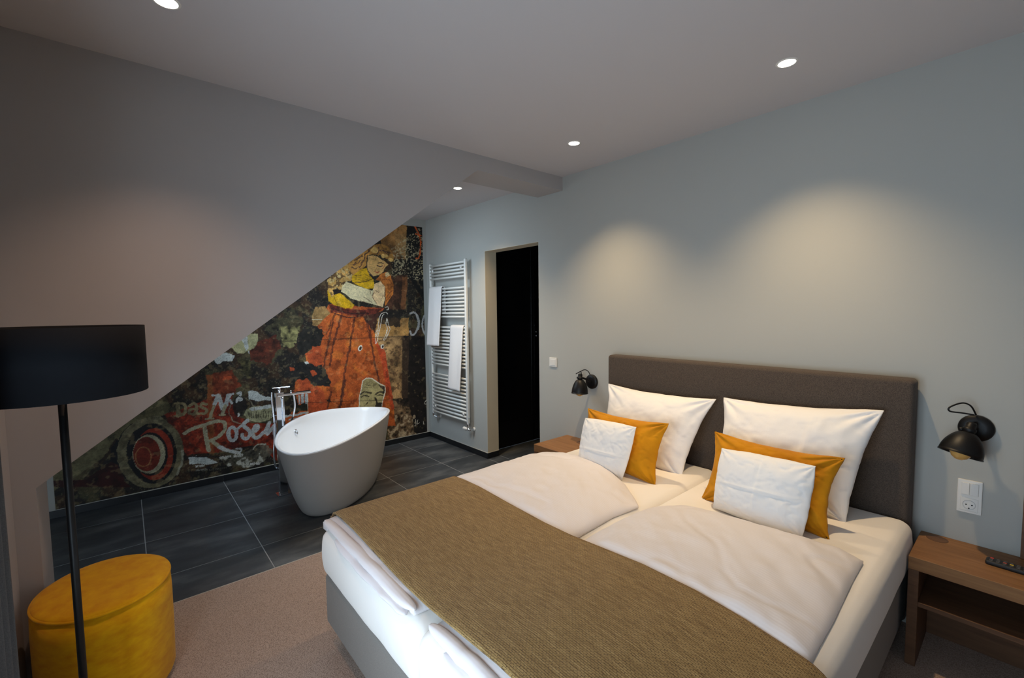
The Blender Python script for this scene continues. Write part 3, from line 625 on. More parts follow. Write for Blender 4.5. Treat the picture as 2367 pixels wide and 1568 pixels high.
# ------------------------------------------------------------------ bath tub
def tub():
    cx, cy, A, B, PH = 0.973, -1.481, 0.785, 0.395, 2.428
    r = empty('bathtub', (cx, cy, 0), 'freestanding oval white bathtub in front of the poster mural', 'bathtub')
    n = 96; c, s = math.cos(PH), math.sin(PH)
    def ring(a, b, z, sx=0.0, dz=0.0):
        return [(cx+(a*math.cos(t)+sx)*c-b*math.sin(t)*s, cy+(a*math.cos(t)+sx)*s+b*math.sin(t)*c, z-dz*math.cos(t)**2) for t in np.linspace(0, 2*math.pi, n, endpoint=False)]
    def skin(name, rings, m_, close0=False, close1=False, parent=r):
        V = [p for q in rings for p in q]; F = []
        for i in range(len(rings)-1):
            for k in range(n): F.append((i*n+k, i*n+(k+1) % n, (i+1)*n+(k+1) % n, (i+1)*n+k))
        if close0: F.append(tuple(range(n))[::-1])
        if close1: F.append(tuple((len(rings)-1)*n+k for k in range(n)))
        o = pyobj(name, V, F, m_, parent, True)
        bm = bmesh.new(); bm.from_mesh(o.data); bmesh.ops.recalc_face_normals(bm, faces=bm.faces); bm.to_mesh(o.data); bm.free(); return o
    ZR, DZ = 0.647, 0.066
    a0, b0 = 0.545, 0.265      # foot
    R = [ring(a0-.06, b0-.05, 0.0), ring(a0-.02, b0-.015, 0.004), ring(a0, b0, 0.02), ring(a0+.02, b0+.012, 0.05), ring(a0+.045, b0+.03, 0.10)]
    for k in range(1, 13):
        t = k/12; e = t**0.92
        R.append(ring(a0+.045+(A-.004-a0-.045)*e, b0+.03+(B-.003-b0-.03)*t**0.75, 0.10+(ZR-.012-.10)*t, 0, DZ*t**3))
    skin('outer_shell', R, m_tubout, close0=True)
    RI = [ring(A-.004, B-.003, ZR-.012, 0, DZ), ring(A, B, ZR-.004, 0, DZ), ring(A-.004, B-.004, ZR, 0, DZ), ring(A-.018, B-.018, ZR, 0, DZ), ring(A-.024, B-.024, ZR-.006, 0, DZ)]
    for k in range(1, 13):
        t = k/12
        RI.append(ring(A-.024-(A-.024-.52)*t**1.1, B-.024-(B-.024-.25)*t**1.1, ZR-.006-(ZR-.006-.17)*t, 0, DZ*(1-t)))
    RI += [ring(.47, .21, .145), ring(.36, .14, .135), ring(.1, .05, .13)]
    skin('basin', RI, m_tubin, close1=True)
    p = at(684, 1000, y=-1.68); d = Vector((cx-p[0], cy-p[1], 0.35))
    # overflow on the inner wall: step along the sight line until it meets the basin
    best = None
    for k in np.linspace(3.0, 5.5, 800):
        dd = FW + (684-1183.5)/FPX*RT - (1000-784)/FPX*UP; q = CAM+dd*k
        X_ = (q[0]-cx)*c+(q[1]-cy)*s; Y_ = -(q[0]-cx)*s+(q[1]-cy)*c; t = (ZR-q[2])/(ZR-.17)
        if 0 < t < 1:
            aa = A-.024-(A-.024-.52)*t**1.1; bb = B-.024-(B-.024-.25)*t**1.1
            v = (X_/aa)**2+(Y_/bb)**2
            if v > 1 and best is not None: break
            if v < 1: best = (q, Vector(((X_/aa**2)*c-(Y_/bb**2)*s, (X_/aa**2)*s+(Y_/bb**2)*c, 0)))
    q, nn = best; nn = -nn.normalized()+Vector((0, 0, .3))
    o = lathe('overflow', [(0.026, -0.004), (0.027, 0.004), (0.024, 0.008), (0.012, 0.009), (0.010, 0.004), (0.001, 0.004)], m_chrome, r, q, nn, 24)
    return r
tub()

def tap():
    r = empty('bath_filler', (0.715, -1.905, 0), 'tall chrome floor-standing bath tap with hand shower behind the tub', 'tap')
    x, y = 0.715, -1.893
    box('base_plate', x-.05, x+.05, y-.055, y+.055, 0.0, 0.012, m_chrome, r, .002, 1)
    box('column', x-.024, x+.024, y-.033, y+.033, 0.012, 0.900, m_chrome, r, .003, 2)
    box('spout', x-.02, x+.035, y-.02, -1.640, 0.868, 0.886, m_chrome, r, .003, 2)
    lv = box('lever', x-.02, x+.02, y-.055, y+.085, 0.938, 0.946, m_chrome, r, .002, 1)
    lathe('lever_stem', [(0.014, 0.0), (0.014, 0.038)], m_chrome, r, (x, y, 0.90), (0, 0, 1), 16)
    tube('diverter', [(x+.005, -1.80, .886), (x+.005, -1.80, .905)], 0.008, m_chrome, r)
    tube('hand_shower', [(x, y-.058, .905), (x, y-.056, .80), (x, y-.05, .69), (x, y-.048, .64)], 0.0085, m_chrome, r)
    tube('holder', [(x, y-.066, .700), (x, y-.030, .704)], 0.006, m_chrome, r)
    tube('hose', [(x, y-.048, .64), (x, y-.052, .50), (x, y-.062, .38), (x, y-.055, .27), (x-.03, y-.02, .235), (x-.06, y+.04, .30), (x-.05, y+.085, .55), (x-.02, y+.125, .74), (x, y+.115, .868)], 0.008, m_chrome, r, 8, 8)
    tube('highlight_tube', [(x+.028, y+.018, .86), (x+.03, y+.02, .70), (x+.03, y+.02, .60)], 0.012, m_chrome, r)  # tube stands in for the highlight down the chrome column
tap()

# ------------------------------------------------------------------ towel radiator
def radiator():
    r = empty('towel_radiator', (0.56, -0.06, 0.35), 'tall white ladder towel radiator with horizontal tubes', 'radiator')
    xl, xr, yy = 0.205, 0.930, -0.068
    for x in (xl, xr):
        bm = bmesh.new(); bx(bm, x-.017, x+.017, yy-.014, yy+.02, .345, 2.142, .010, 3); obj('post', bm, m_whitem, r, True)
    first = None
    Z = list(np.linspace(2.112, 1.960, 5))+list(np.linspace(1.838, 1.518, 9))+list(np.linspace(1.396, .956, 12))+list(np.linspace(.834, .372, 12))
    for z in Z:
        if first is None:
            first = tube('tube', [(xl+.01, yy-.004, z), (xr-.01, yy-.004, z)], 0.0118, m_whitem, r, 12, 1)
            z0 = z
        else:
            c = first.copy(); COL.objects.link(c); c.parent = r; c.location = (0, 0, z-z0)
    for x, z in ((.27, 2.05), (.86, 2.05), (.27, .44), (.86, .44)):
        lathe('wall_bracket', [(0.018, 0), (0.018, .008), (.008, .010), (.008, .075)], m_whitem, r, (x, yy-.016, z), (0, 1, 0), 16)
    lathe('vent_plug', [(.007, 0), (.007, .012)], m_chrome, r, (xr+.017, yy, .41), (1, 0, 0), 12)
    v = tube('valve', [(xr, yy, .345), (xr, yy, .29), (xr+.02, yy+.005, .275), (xr+.02, 0.0, .275)], 0.012, m_chrome, r, 12, 3)
    lathe('valve_head', [(.001, 0), (.015, .001), (.018, .01), (.018, .045), (.012, .05), (.01, .07)], m_whitep, r, (xr-.075, yy-.012, .285), (1, .12, -.06), 20)
    lathe('wall_rosette', [(.022, 0), (.022, .004), (.014, .012)], m_whitep, r, (xr+.02, 0, .275), (0, -1, 0), 20)
    tube('pipe_elbow', [(xl, yy, .345), (xl, yy, .31), (xl+.03, yy+.02, .30), (xl+.05, 0, .30)], 0.010, m_chrome, r, 10, 4)
    lathe('wall_rosette', [(.020, 0), (.020, .004), (.012, .010)], m_whitep, r, (xl+.05, 0, .30), (0, -1, 0), 20)
radiator()

def towel(x0, x1, ztop, zbot, lbl, seed):
    ns, nt = 14, 60; V = []; F = []; yb, yf = -0.045, -0.094
    front = ztop-zbot; back = 0.30; tot = front+back+.05
    for i in range(nt+1):
        s = i/nt*tot
        if s < back: y, z = yb, ztop-.02-(back-s)
        elif s < back+.05:
            t = (s-back)/.05*math.pi; y = (yb+yf)/2-math.cos(t)*(yf-yb)/2*1.0; z = ztop-.02+math.sin(t)*.022
            y = yb+(yf-yb)*(1-math.cos(t))/2
        else:
            d = s-back-.05; y = yf-.045*(d/front); z = ztop-.02-d*(front-.02)/front
        for j in range(ns+1):
            u = j/ns; w = 0.004*math.sin(u*9+seed)*min(1, max(0, (s-back)*4))
            lean = -.012*max(0, s-back)/front
            V.append((x0+(x1-x0)*u*(1-.03*max(0, s-back-.3))+lean, y+w, z+0.01*u*max(0, (s-back))*(-1 if seed else .5)))
    for i in range(nt):
        for j in range(ns): F.append((i*(ns+1)+j, i*(ns+1)+j+1, (i+1)*(ns+1)+j+1, (i+1)*(ns+1)+j))
    o = pyobj('towel', V, F, m_towel); md = o.modifiers.new('solid', 'SOLIDIFY'); md.thickness = 0.008; md.offset = 0.0
    return tag(o, lbl, 'towel', 'white towels on the radiator')
towel(.215, .485, 1.868, 1.178, 'upper white towel hanging over the left side of the radiator', 0)
towel(.655, .905, 1.424, .712, 'lower white towel hanging over the right side of the radiator', 2)

# ------------------------------------------------------------------ switches
def plate(name, cx, cz, w, hh, lbl, cat):
    r = empty(name, (cx, 0, cz), lbl, cat)
    box('frame', cx-w/2, cx+w/2, -.009, 0, cz-hh/2, cz+hh/2, m_whitep, r, .0025, 2)
    return r
s1 = plate('light_switch', 2.169, 1.117, .090, .082, 'single white light switch on the wall beside the dark doorway', 'switch')
box('rocker', 2.169-.031, 2.169+.031, -.012, -.008, 1.117-.028, 1.117+.028, m_whitep, s1, .002, 2)
s2 = plate('switch_and_socket', 4.784, .711, .080, .152, 'white double switch over a power socket beside the bed', 'switch')
for x in (4.784-.028, 4.784+.001): box('rocker', x, x+.027, -.0145, -.008, .711+.009, .711+.064, m_whitep, s2, .0015, 2)
bm = bmesh.new(); bx(bm, 4.784-.029, 4.784+.029, -.0105, -.008, .711-.066, .711-.006, .002, 2); sp = obj('socket_insert', bm, m_whitep, s2)
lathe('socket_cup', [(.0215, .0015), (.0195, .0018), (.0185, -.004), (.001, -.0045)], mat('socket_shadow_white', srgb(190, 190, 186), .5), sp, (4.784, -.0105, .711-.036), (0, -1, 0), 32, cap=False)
for dx, dz in ((-.0095, 0), (.0095, 0), (0, -.016)):
    lathe('contact', [(.0028, 0), (.0028, .001)], m_dark, sp, (4.784+dx, -.0075-.004, .711-.036+dz), (0, -1, 0), 12)

# ------------------------------------------------------------------ wall lamps
def sconce(lbl, base_c, neck, opening, cable, R_open):
    bc, nk, op = Vector(base_c), Vector(neck), Vector(opening)
    r = empty('wall_lamp', (bc.x, 0, bc.z), lbl, 'lamp', 'black wall lamps beside the headboard')
    lathe('base_plate', [(.059, 0), (.059, .012), (.055, .018), (.03, .021), (.001, .021)], m_blk, r, (bc.x, 0, bc.z), (0, -1, 0), 40)
    d = (op-nk).normalized(); Ln = (op-nk).length
    tube('arm', [(bc.x, -.02, bc.z), ((bc.x+nk.x)/2, -.05, (bc.z+nk.z)/2+.003), nk-d*.004], .0085, m_blk, r)
    lathe('socket', [(.001, -.035), (.014, -.034), (.018, -.026), (.018, -.008), (.023, -.006), (.023, .006), (.018, .010), (.018, .03)], m_blk, r, nk, d, 24)
    P = []
    for k in range(13):
        t = k/12; P.append((.019+(R_open-.019)*math.sin(t*math.pi/2)**0.9, .012+(Ln-.012)*(1-math.cos(t*math.pi/2))**0.72))
    P += [(R_open+.0025, Ln), (R_open+.0015, Ln+.0025), (R_open-.003, Ln)]
    P += [(max(.012, a-.003), b-.001) for a, b in P[11::-1]]
    lathe('shade', P, m_blk, r, nk, d, 40, cap=False)
    lathe('bulb', [(.001, Ln+.026), (.012, Ln+.0245), (.026, Ln+.015), (.035, Ln+.0), (.036, Ln-.014), (.030, Ln-.032), (.018, Ln-.05), (.013, Ln-.068)], m_amber, r, nk, d, 24)
    lathe('side_knob', [(.006, 0), (.009, .004), (.009, .012), (.006, .014)], m_blk, r, nk+Vector((-.018, 0, .0)), (-1, 0, -.2), 12)
    tube('cable', cable, .0034, m_blk, r, 8, 8)
    return r
f = lambda u, v, y: tuple(at(1260+u/6.03, 800+v/6.03, y=y))
sconce('black dome wall lamp left of the headboard', (2.606, 0, .992), tuple(at(1341, 874, y=-.11)), tuple(at(1340, 909, y=-.115)),
       [f(505, 400, -.11), f(495, 360, -.112), f(430, 390, -.12), f(480, 362, -.12), f(550, 332, -.09), f(600, 355, -.05), f(625, 400, -.02)], .066)
f2 = lambda u, v, y: tuple(at(2150+u/4.9, 900+v/4.9, y=y))
sconce('black dome wall lamp right of the headboard above the double switch', (4.793, 0, 1.029), tuple(at(2241, 994, y=-.095)), tuple(at(2219, 1050, y=-.13)),
       [f2(500, 292, -.09), f2(350, 268, -.10), f2(225, 250, -.11), f2(222, 205, -.11), f2(360, 157, -.08), f2(460, 190, -.05), f2(520, 290, -.02)], .073)

# ------------------------------------------------------------------ bedside units
def nightstand(x0, x1, yf, lbl, full=True):
    r = empty('nightstand', ((x0+x1)/2, yf/2, 0), lbl, 'nightstand', 'walnut nightstands')
    box('top', x0, x1, yf, -.002, .437, .494, m_wood, r, .0015, 1)
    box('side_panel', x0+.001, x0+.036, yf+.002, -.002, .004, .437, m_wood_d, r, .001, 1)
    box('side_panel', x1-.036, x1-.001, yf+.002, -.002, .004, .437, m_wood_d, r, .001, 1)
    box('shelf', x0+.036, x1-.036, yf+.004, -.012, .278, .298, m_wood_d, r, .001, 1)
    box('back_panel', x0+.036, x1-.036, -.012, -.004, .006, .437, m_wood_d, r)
    return r
nl = nightstand(2.33, 2.772, -.402, 'low walnut nightstand left of the bed')
lathe('cable_cover', [(.001, .0012), (.036, .0012), (.038, 0)], m_wood_d, nl, (2.559, -.087, .494), (0, 0, 1), 32)
nr = nightstand(4.627, 5.33, -.335, 'long walnut nightstand right of the bed holding the remote control')
lathe('cable_cover', [(.001, .0012), (.036, .0012), (.038, 0)], m_wood_d, nr, (4.690, -.055, .494), (0, 0, 1), 32)
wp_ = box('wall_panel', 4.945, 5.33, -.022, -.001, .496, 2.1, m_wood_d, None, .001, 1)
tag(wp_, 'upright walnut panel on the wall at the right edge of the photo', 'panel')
def remote():
    r = empty('remote_control', (4.93, -.165, .494), 'black remote control lying on the right nightstand', 'remote')
    M = Matrix.Translation((4.935, -.166, .494)) @ Matrix.Rotation(math.radians(-3), 4, 'Z')
    bm = bmesh.new(); bx(bm, -.085, .085, -.024, .024, .0, .018, .006, 3, M); obj('body', bm, m_rub, r, True)
    cols = [srgb(190, 40, 30), srgb(60, 60, 62), srgb(190, 160, 40), srgb(60, 60, 62), srgb(200, 200, 200)]
    k = 0
    for i in range(8):
        for j in (-1, 0, 1):
            c = cols[0] if (i == 0 and j == 1) else (cols[2] if (i == 3 and j == 0) else (srgb(150, 60, 50) if (i == 2 and j == 0) else srgb(62, 62, 66)))
            bm = bmesh.new(); bx(bm, -.074+i*.019, -.062+i*.019, j*.014-.004, j*.014+.004, .017, .0205, .0015, 1, M)
            obj('button', bm, mat('button_colour', c, .5), r)
remote()

# ------------------------------------------------------------------ bed
def rbox(x0, x1, y0, y1, z0, z1, R, step=0.03, fn=None):
    "box with a fine skin and rounded edges, returned as vertices and faces"
    V = []; F = []; key = {}
    def ax(a, b): n = max(2, int(round((b-a)/step))); return [a+(b-a)*i/n for i in range(n+1)]
    X, Y_, Z_ = ax(x0, x1), ax(y0, y1), ax(z0, z1)
    def refine(A): return sorted(set([round(v, 5) for v in A]+[round(v, 5) for k in (0.0, .12, .3, .55, .8, 1.0) for v in (A[0]+R*k, A[-1]-R*k)]))
    X, Y_, Z_ = refine(X), refine(Y_), refine(Z_)
    def vid(p):
        k = (round(p[0], 5), round(p[1], 5), round(p[2], 5))
        if k not in key:
            key[k] = len(V); q = Vector(p); c = Vector((min(max(q.x, x0+R), x1-R), min(max(q.y, y0+R), y1-R), min(max(q.z, z0+R), z1-R)))
            d = q-c
            if d.length > 1e-9: q = c+d.normalized()*R
            V.append(tuple(q))
        return key[k]
    def face(A, B, f, flip):
        for i in range(len(A)-1):
            for j in range(len(B)-1):
                q = [vid(f(A[i], B[j])), vid(f(A[i+1], B[j])), vid(f(A[i+1], B[j+1])), vid(f(A[i], B[j+1]))]
                if len(set(q)) > 2: F.append(q[::-1] if flip else q)
    face(X, Y_, lambda a, b: (a, b, z1), False); face(X, Y_, lambda a, b: (a, b, z0), True)
    face(X, Z_, lambda a, b: (a, y0, b), False); face(X, Z_, lambda a, b: (a, y1, b), True)
    face(Y_, Z_, lambda a, b: (x0, a, b), True); face(Y_, Z_, lambda a, b: (x1, a, b), False)
    if fn: V = [fn(v) for v in V]
    return V, F
def n1(a, b, s=0): return float(fbm(np.array([a+50.0]), np.array([b+50.0]), s, 3)[0])-.5

bed = empty('double_bed', (3.70, -1.15, 0), 'box spring double bed with taupe headboard, grey base and white fitted sheets', 'bed')
V, F = rbox(2.845, 4.596, -.115, -.012, .06, 1.236, .022, .2); pyobj('headboard', V, F, m_head, bed)
for x0, x1 in ((2.80, 3.699), (3.701, 4.60)):
    V, F = rbox(x0, x1, -2.215, -.118, .112, .352, .018, .25); pyobj('box_base', V, F, m_base, bed)
for x in (2.86, 3.60, 3.80, 4.48):
    for y in (-2.13, -.25): box('foot', x, x+.08, y-.03, y+.05, .004, .114, m_rub, bed)
box('plinth', 2.84, 4.56, -2.16, -.16, .005, .111, m_rub, bed)
def mfn(side):
    def f_(p):
        x, y, z = p
        t = (z-.352)/.223
        k = .012*math.sin(max(0, min(1, t))*math.pi)
        if x < side[0]+.02: x -= k*side[2]
        if x > side[1]-.02: x += k*side[3]
        if y < -2.15: y -= .012*math.sin(max(0, min(1, t))*math.pi)
        z += .004*n1(x*3, y*3, 2)
        if t < .12: z += .010*n1(x*6+y*6, z, 3)*2; 
        w = .006*n1(x*9, z*14+y*2, 6)
        if y < -2.2: y += w
        if x > 4.59: x += w*1.2
        return (x, y, z)
    return f_
MT = .576
V, F = rbox(2.795, 3.70, -2.222, -.119, .346, MT, .05, .035, mfn((2.795, 3.70, 1, 0))); pyobj('mattress', V, F, m_sheet, bed)
V, F = rbox(3.70, 4.612, -2.222, -.119, .346, MT, .05, .035, mfn((3.70, 4.612, 0, .6))); pyobj('mattress', V, F, m_sheet, bed)

# runner height along the bed width
RX = [2.74, 2.765, 2.80, 2.90, 3.05, 3.30, 3.55, 3.70, 3.85, 4.05, 4.25, 4.40, 4.50, 4.58, 4.62]
RZ = [.50, .590, .632, .640, .643, .634, .626, .628, .638, .650, .645, .628, .610, .594, .57]
def rz(x, y):
    z = float(np.interp(x, RX, RZ)); return z + .006*n1(x*2.2, y*2.2, 8)

def duvet(name, lbl, xf, head, foot, hump, seed, mats=m_satin, ripple=(0, 0)):
    "xf(t) -> (x0,x1) at depth t ; head(s), foot(s) -> y ; hump(s,t) -> height"
    ns, nt = 90, 120; V = []; F = []
    top = np.zeros((nt+1, ns+1, 3)); bot = top.copy()
    for i in range(nt+1):
        t = i/nt
        for j in range(ns+1):
            s = j/ns; y = foot(s)+(head(s)-foot(s))*t; x0, x1 = xf(t, y); x = x0+(x1-x0)*s
            e = (1-abs(2*s-1)**7)**.5*(1-abs(2*t-1)**14)**.5
            h = hump(s, t)*e
            wr = (fbm(np.array([x*4+seed]), np.array([y*4]), seed, 4)[0]-.5)*.026*e - max(0.0, (1-abs(fbm(np.array([x*2.2+y*1.4+seed]), np.array([y*3.1-x]), seed+6, 3)[0]*2-1))-.90)*.06*e + (fbm(np.array([(x+y)*13+seed]), np.array([(x-y)*4]), seed+3, 3)[0]-.5)*.010*e
            z = MT+.012+h+wr
            if -2.25 < y < -1.45:
                lim = rz(x, y)-.009; k = min(1, max(0, (-1.45-y)/.05)); z = z*(1-k)+min(z, lim)*k
                z = min(z, lim+.03*(1-k))
            top[i, j] = (x, y, z); bot[i, j] = (x, y, MT+.004 if 2.83 < x < 4.57 else MT-.02)
    n = (nt+1)*(ns+1); V = list(map(tuple, top.reshape(-1, 3)))+list(map(tuple, bot.reshape(-1, 3)))
    ix = lambda i, j, o=0: o+i*(ns+1)+j
    for i in range(nt):
        for j in range(ns):
            F.append((ix(i, j), ix(i, j+1), ix(i+1, j+1), ix(i+1, j))); F.append((ix(i, j, n), ix(i+1, j, n), ix(i+1, j+1, n), ix(i, j+1, n)))
    for i in range(nt): F.append((ix(i, 0), ix(i+1, 0), ix(i+1, 0, n), ix(i, 0, n))); F.append((ix(i, ns), ix(i, ns, n), ix(i+1, ns, n), ix(i+1, ns)))
    for j in range(ns): F.append((ix(0, j), ix(0, j, n), ix(0, j+1, n), ix(0, j+1))); F.append((ix(nt, j), ix(nt, j+1), ix(nt, j+1, n), ix(nt, j, n)))
    o = pyobj(name, V, F, mats); return tag(o, lbl, 'duvet', 'white duvets')
IP = np.interp
dl = duvet('duvet', 'left white duvet with a pointed corner towards the mattress gap',
    lambda t, y: (2.775, 3.655+.02*math.sin(y*3)+(.03*max(0, (t-.85)/.15))),
    lambda s: float(IP(s, [0, .12, .3, .55, .8, .93, 1], [-.83, -.70, -.625, -.66, -.79, -.89, -.955])), lambda s: -2.205+.01*math.sin(s*7),
    lambda s, t: float(IP(t, [0, .3, .5, .7, .9, 1], [.055, .055, .060, .075, .070, .045]))*float(IP(s, [0, .15, .4, .75, 1], [.95, 1.05, 1.05, .95, .55])), 40)
dr = duvet('duvet', 'right white duvet with fine stripes reaching up to the front cushions',
    lambda t, y: (3.735-.015*math.sin(y*4)+.05*max(0, (t-.8)/.2)**2, float(IP(y, [-2.2, -1.6, -1.2, -.9, -.7], [4.585, 4.575, 4.565, 4.550, 4.545]))),
    lambda s: float(IP(s, [0, .06, .15, .4, .7, .9, 1], [-.98, -.87, -.80, -.77, -.745, -.715, -.735])), lambda s: -2.200+.01*math.sin(s*6+1),
    lambda s, t: float(IP(t, [0, .3, .5, .7, .9, 1], [.055, .058, .062, .070, .065, .045]))*float(IP(s, [0, .15, .4, .75, .95, 1], [.75, 1.05, 1.10, 1.0, .72, .6])), 60)

def fold(parent, x0, x1, z0, z1, yc, seed):
    "rolled lower layer of a duvet peeping out at the foot end"
    n, m_ = 70, 14; V = []; F = []
    for i in range(n+1):
        s = i/n; x = x0+(x1-x0)*s; e = (1-abs(2*s-1)**8)**.5
        zc = (z0+z1)/2+.003*math.sin(s*9+seed); hh = (z1-z0)/2*(.85+.25*(fbm(np.array([s*7]), np.array([seed*1.0]), seed, 2)[0]))*max(e, .12)
        dy = .005*(fbm(np.array([s*9.0]), np.array([3.0]), seed+2, 3)[0]-.5)*2
        for j in range(m_):
            a = 2*math.pi*j/m_; V.append((x, yc+dy+.045*math.cos(a)*(.6 if math.cos(a) > 0 else .55)*max(e, .2), zc+hh*math.sin(a)+.0012*math.sin(3*a+s*14)))
    for i in range(n):
        for j in range(m_): F.append((i*m_+j, i*m_+(j+1) % m_, (i+1)*m_+(j+1) % m_, (i+1)*m_+j))
    F.append(tuple(range(m_))[::-1]); F.append(tuple(n*m_+k for k in range(m_)))
    return pyobj('folded_hem', V, F, m_satin, parent)
fold(dl, 2.80, 3.655, .588, .622, -2.198, 3); fold(dl, 2.98, 3.63, .572, .598, -2.216, 7)
fold(dr, 3.75, 4.57, .588, .630, -2.196, 5); fold(dr, 3.86, 4.50, .572, .600, -2.214, 9)

def runner():
    xs = list(np.linspace(2.765, 4.585, 120)); prof = [(2.752, .50), (2.752, .53), (2.753, .56), (2.757, .590)]
    P = [(a, None, b) for a, b in prof]+[(x, 1, 0) for x in xs]+[(4.606, None, .580), (4.625, None, .562), (4.637, None, .53), (4.642, None, .48), (4.643, None, .43)]
    nt = 50; V = []; F = []
    for i in range(nt+1):
        t = i/nt
        for (x, k, z) in P:
            y = -2.168+t*.680 + .006*math.sin(x*3)
            zz = rz(x, y) if k else z+(.0)
            if k and t < .06: zz -= .004*(1-t/.06)
            V.append((x, y, zz))
    m_ = len(P)
    for i in range(nt):
        for j in range(m_-1): F.append((i*m_+j, i*m_+j+1, (i+1)*m_+j+1, (i+1)*m_+j))
    o = pyobj('bed_runner', V, F, m_run); md = o.modifiers.new('solid', 'SOLIDIFY'); md.thickness = .006; md.offset = 1.0
    tag(o, 'khaki woven bed throw laid across the foot of the bed', 'throw')
runner()

def cushion(name, TL, TR, BR, BL, th, m_, lbl, cat, group, pinch=.055, seed=0, creases=(), sag=0.0, pw=2.6, ear=.0, wr=1.0):
    TL, TR, BR, BL = map(Vector, (TL, TR, BR, BL)); nrm = ((TR-TL).cross(BL-TL)+(TR-BR).cross(TR-BR)).normalized()
    nrm = (TR-BL).cross(TL-BR).normalized()
    if nrm.y > 0: nrm = -nrm                      # front looks into the room (-y)
    n = 64; V = []; F = []
    S, T = np.meshgrid(np.linspace(-1, 1, n+1), np.linspace(-1, 1, n+1))
    # denser rows at the rim
    S = np.sign(S)*(1-(1-np.abs(S))**1.25); T = np.sign(T)*(1-(1-np.abs(T))**1.25)
    w1 = fbm(S*2.2+seed, T*2.2+seed, seed, 4)-.5; w2 = fbm(S*7+seed, T*2.5+seed, seed+4, 3)-.5
    rag = (fbm(S*5+seed, T*5, seed+9, 3)-.5)
    rim = np.maximum(np.abs(S), np.abs(T)); bell = np.clip((1-np.abs(S)**pw)*(1-np.abs(T)**pw), 0, 1)**.62
    cor = np.exp(-(((1-np.abs(S))**2+(1-np.abs(T))**2)/.16)); ang = np.arctan2(1-np.abs(T)+1e-3, 1-np.abs(S)+1e-3)
    folds = np.sin(ang*11+seed+S*2)*cor*bell**.5*.012
    w3 = 1-np.abs(fbm((S+T)*3.2+seed, (S-T)*1.6, seed+14, 3)*2-1)
    H_ = th/2*bell*(1+.25*w1)+folds*wr*1.5+w2*.016*bell*wr-(np.clip(w3-.86, 0, 1)*.07)*bell*(.25+rim**3)
    for (kind, pos, dep) in creases:
        d = (T-pos-.05*S) if kind == 'h' else (S-pos-.04*T); H_ = H_-dep*np.exp(-(d/.025)**2)*bell+dep*.8*np.exp(-((d-.05)/.035)**2)*bell
    px_ = S*(1-pinch*(1-T**2)*np.abs(S)+rag*.02); pt = T*(1-pinch*(1-S**2)*np.abs(T)+rag*.02)
    px_ = px_*(1+ear*cor); pt = pt*(1+ear*cor)
    for side in (1, -1):
        for i in range(n+1):
            for j in range(n+1):
                a = (px_[i, j]+1)/2; b = (pt[i, j]+1)/2
                p = (BL*(1-a)+BR*a)*(1-b)+(TL*(1-a)+TR*a)*b
                h = H_[i, j]*(1 if side > 0 else .75)
                V.append(tuple(p+nrm*(side*h) - Vector((0, 0, sag*bell[i, j]*b))))
    N_ = (n+1)**2; ix = lambda i, j, o=0: o+i*(n+1)+j
    for i in range(n):
        for j in range(n): F.append((ix(i, j), ix(i, j+1), ix(i+1, j+1), ix(i+1, j))); F.append((ix(i, j, N_), ix(i+1, j, N_), ix(i+1, j+1, N_), ix(i, j+1, N_)))
    o = pyobj(name, V, F, m_); bm = bmesh.new(); bm.from_mesh(o.data); bmesh.ops.remove_doubles(bm, verts=bm.verts, dist=2e-4); bmesh.ops.recalc_face_normals(bm, faces=bm.faces); bm.to_mesh(o.data); bm.free()
    return tag(o, lbl, cat, group)
A_ = lambda u, v, y: tuple(at(u, v, y=y))
cushion('pillow', A_(1409, 890, -.17), A_(1650, 925, -.19), A_(1572, 1104, -.36), (2.985, -.37, .585), .17, m_pill, 'large white pillow leaning on the left half of the headboard', 'pillow', 'large white pillows', .05, 1, (), 0, 2.6, .03)
cushion('pillow', A_(1675, 921, -.17), A_(2041, 950, -.17), A_(1952, 1208, -.37), (3.79, -.38, .585), .18, m_pill, 'large white pillow leaning on the right half of the headboard', 'pillow', 'large white pillows', .05, 2, (('v', .25, .005), ('h', -.15, .006)), 0, 2.6, .02)
cushion('cushion', A_(1362, 947, -.50), A_(1540, 982, -.50), A_(1511, 1120, -.62), (3.03, -.63, .59), .12, m_mustard, 'mustard velvet cushion between the left white pillows', 'cushion', 'mustard velvet cushions', .05, 3, (), 0, 3, .05)
cushion('cushion', A_(1657, 1002, -.46), A_(1944, 1062, -.47), A_(1909, 1243, -.61), A_(1625, 1156, -.60), .13, m_mustard, 'mustard velvet cushion between the right white pillows', 'cushion', 'mustard velvet cushions', .06, 4, (), 0, 3, .05)
cushion('cushion', A_(1350, 963, -.61), A_(1475, 985, -.63), A_(1440, 1116, -.715), A_(1334, 1075, -.69), .10, m_pill, 'small white cushion with one fold line in front on the left', 'cushion', 'small white cushions', .015, 5, (('h', -.25, .006),), 0, 2.8, -.045, .45)
cushion('cushion', A_(1664, 1032, -.60), A_(1893, 1075, -.60), A_(1859, 1254, -.70), A_(1643, 1176, -.69), .11, m_pill, 'small white cushion with crossed fold lines in front on the right', 'cushion', 'small white cushions', .02, 6, (('v', -.05, .005), ('h', -.1, .006)), 0, 2.8, -.045, .45)

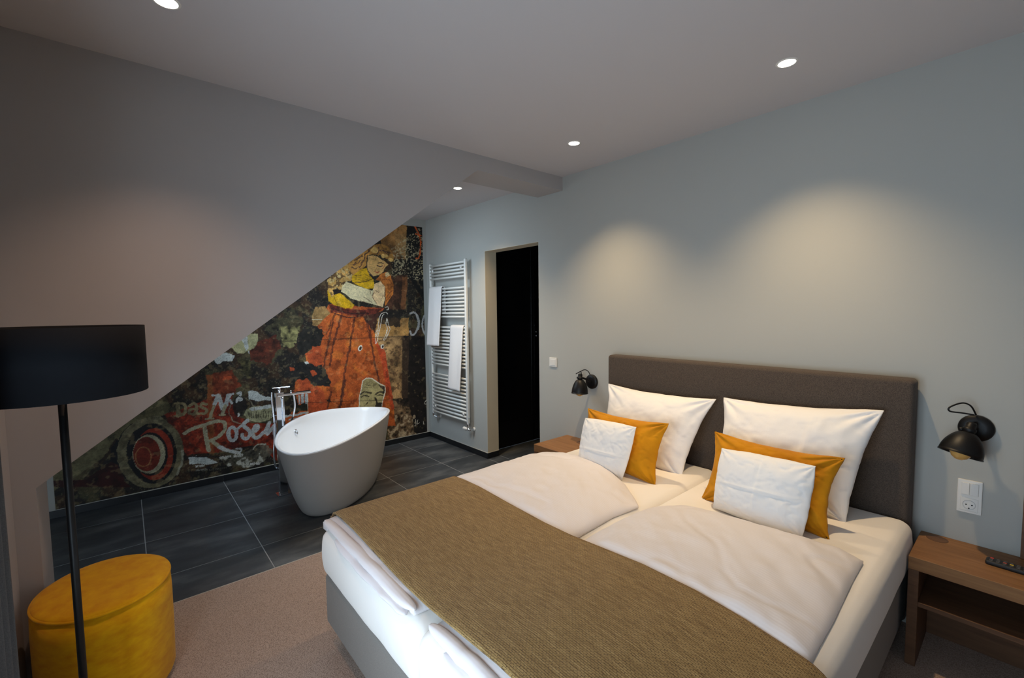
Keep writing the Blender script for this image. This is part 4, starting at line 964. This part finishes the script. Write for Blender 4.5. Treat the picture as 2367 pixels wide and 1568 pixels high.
# ------------------------------------------------------------------ ottoman, floor lamp, curtain
def ottoman():
    cx, cy, a, b, h = 2.440, -2.990, .248, .219, .462
    r = empty('pouf', (cx, cy, 0), 'round yellow velvet pouf behind the floor lamp', 'pouf')
    def ringed(name, prof, m_):
        n = 72; V = []; F = []
        for k_, z in prof:
            for q in range(n):
                t = 2*math.pi*q/n; V.append((cx+(a+k_)*math.cos(t), cy+(b+k_)*math.sin(t), z))
        for i in range(len(prof)-1):
            for q in range(n): F.append((i*n+q, i*n+(q+1) % n, (i+1)*n+(q+1) % n, (i+1)*n+q))
        F.append(tuple(range(n))[::-1]); F.append(tuple((len(prof)-1)*n+q for q in range(n)))
        return pyobj(name, V, F, m_, r)
    ringed('side', [(-.03, .022), (-.006, .024), (0, .04), (.003, .2), (.003, .36), (0, h-.016)], m_ott)
    ringed('piping', [(-.004, h-.018), (.002, h-.016), (.003, h-.012), (.001, h-.008), (-.006, h-.007)], m_ott)
    ringed('seat', [(-.001, h-.012), (-.006, h-.004), (-.02, h+.001), (-.06, h+.006), (-.12, h+.009), (-.19, h+.010)], m_ott)
    ringed('base', [(-.03, .0045), (-.03, .022)], m_rub)
ottoman()
def lamp():
    x, y = 2.985, -3.030
    r = empty('floor_lamp', (x, y, 0), 'black floor lamp with a wide drum shade at the left edge', 'lamp')
    lathe('base_plate', [(.001, .016), (.12, .016), (.125, .012), (.125, .0045)], m_blk, r, (x, y, 0), (0, 0, 1), 48)
    lathe('pole', [(.0105, .016), (.0105, 1.50)], m_blk, r, (x, y, 0), (0, 0, 1), 20)
    lathe('shade', [(.207, 1.338), (.210, 1.336), (.210, 1.548), (.207, 1.548), (.207, 1.338)], m_shade, r, (x, y, 0), (0, 0, 1), 72, cap=False)
    lathe('diffuser', [(.001, 1.342), (.206, 1.342), (.206, 1.345), (.001, 1.345)], m_shade, r, (x, y, 0), (0, 0, 1), 48)
    bm = bmesh.new()
    for k in range(3):
        t = k*2.094; tube_bm(bm, [(x, y, 1.50), (x+.207*math.cos(t), y+.207*math.sin(t), 1.54)], .003, 6, 1)
    obj('spider_frame', bm, m_blk, r)
lamp()
def curtain():
    V = []; F = []; n = 120
    for z in (0.015, .6, 1.3, 2.0, 2.66):
        for i in range(n+1):
            x = 2.93+.42*i/n; V.append((x, -3.195+.022*math.sin(i/n*2*math.pi*5.5), z))
    for k in range(4):
        for i in range(n): F.append((k*(n+1)+i, k*(n+1)+i+1, (k+1)*(n+1)+i+1, (k+1)*(n+1)+i))
    o = pyobj('curtain', V, F, m_curt); md = o.modifiers.new('solid', 'SOLIDIFY'); md.thickness = .003
    tag(o, 'grey curtain hanging at the left edge beside the floor lamp', 'curtain')
curtain()
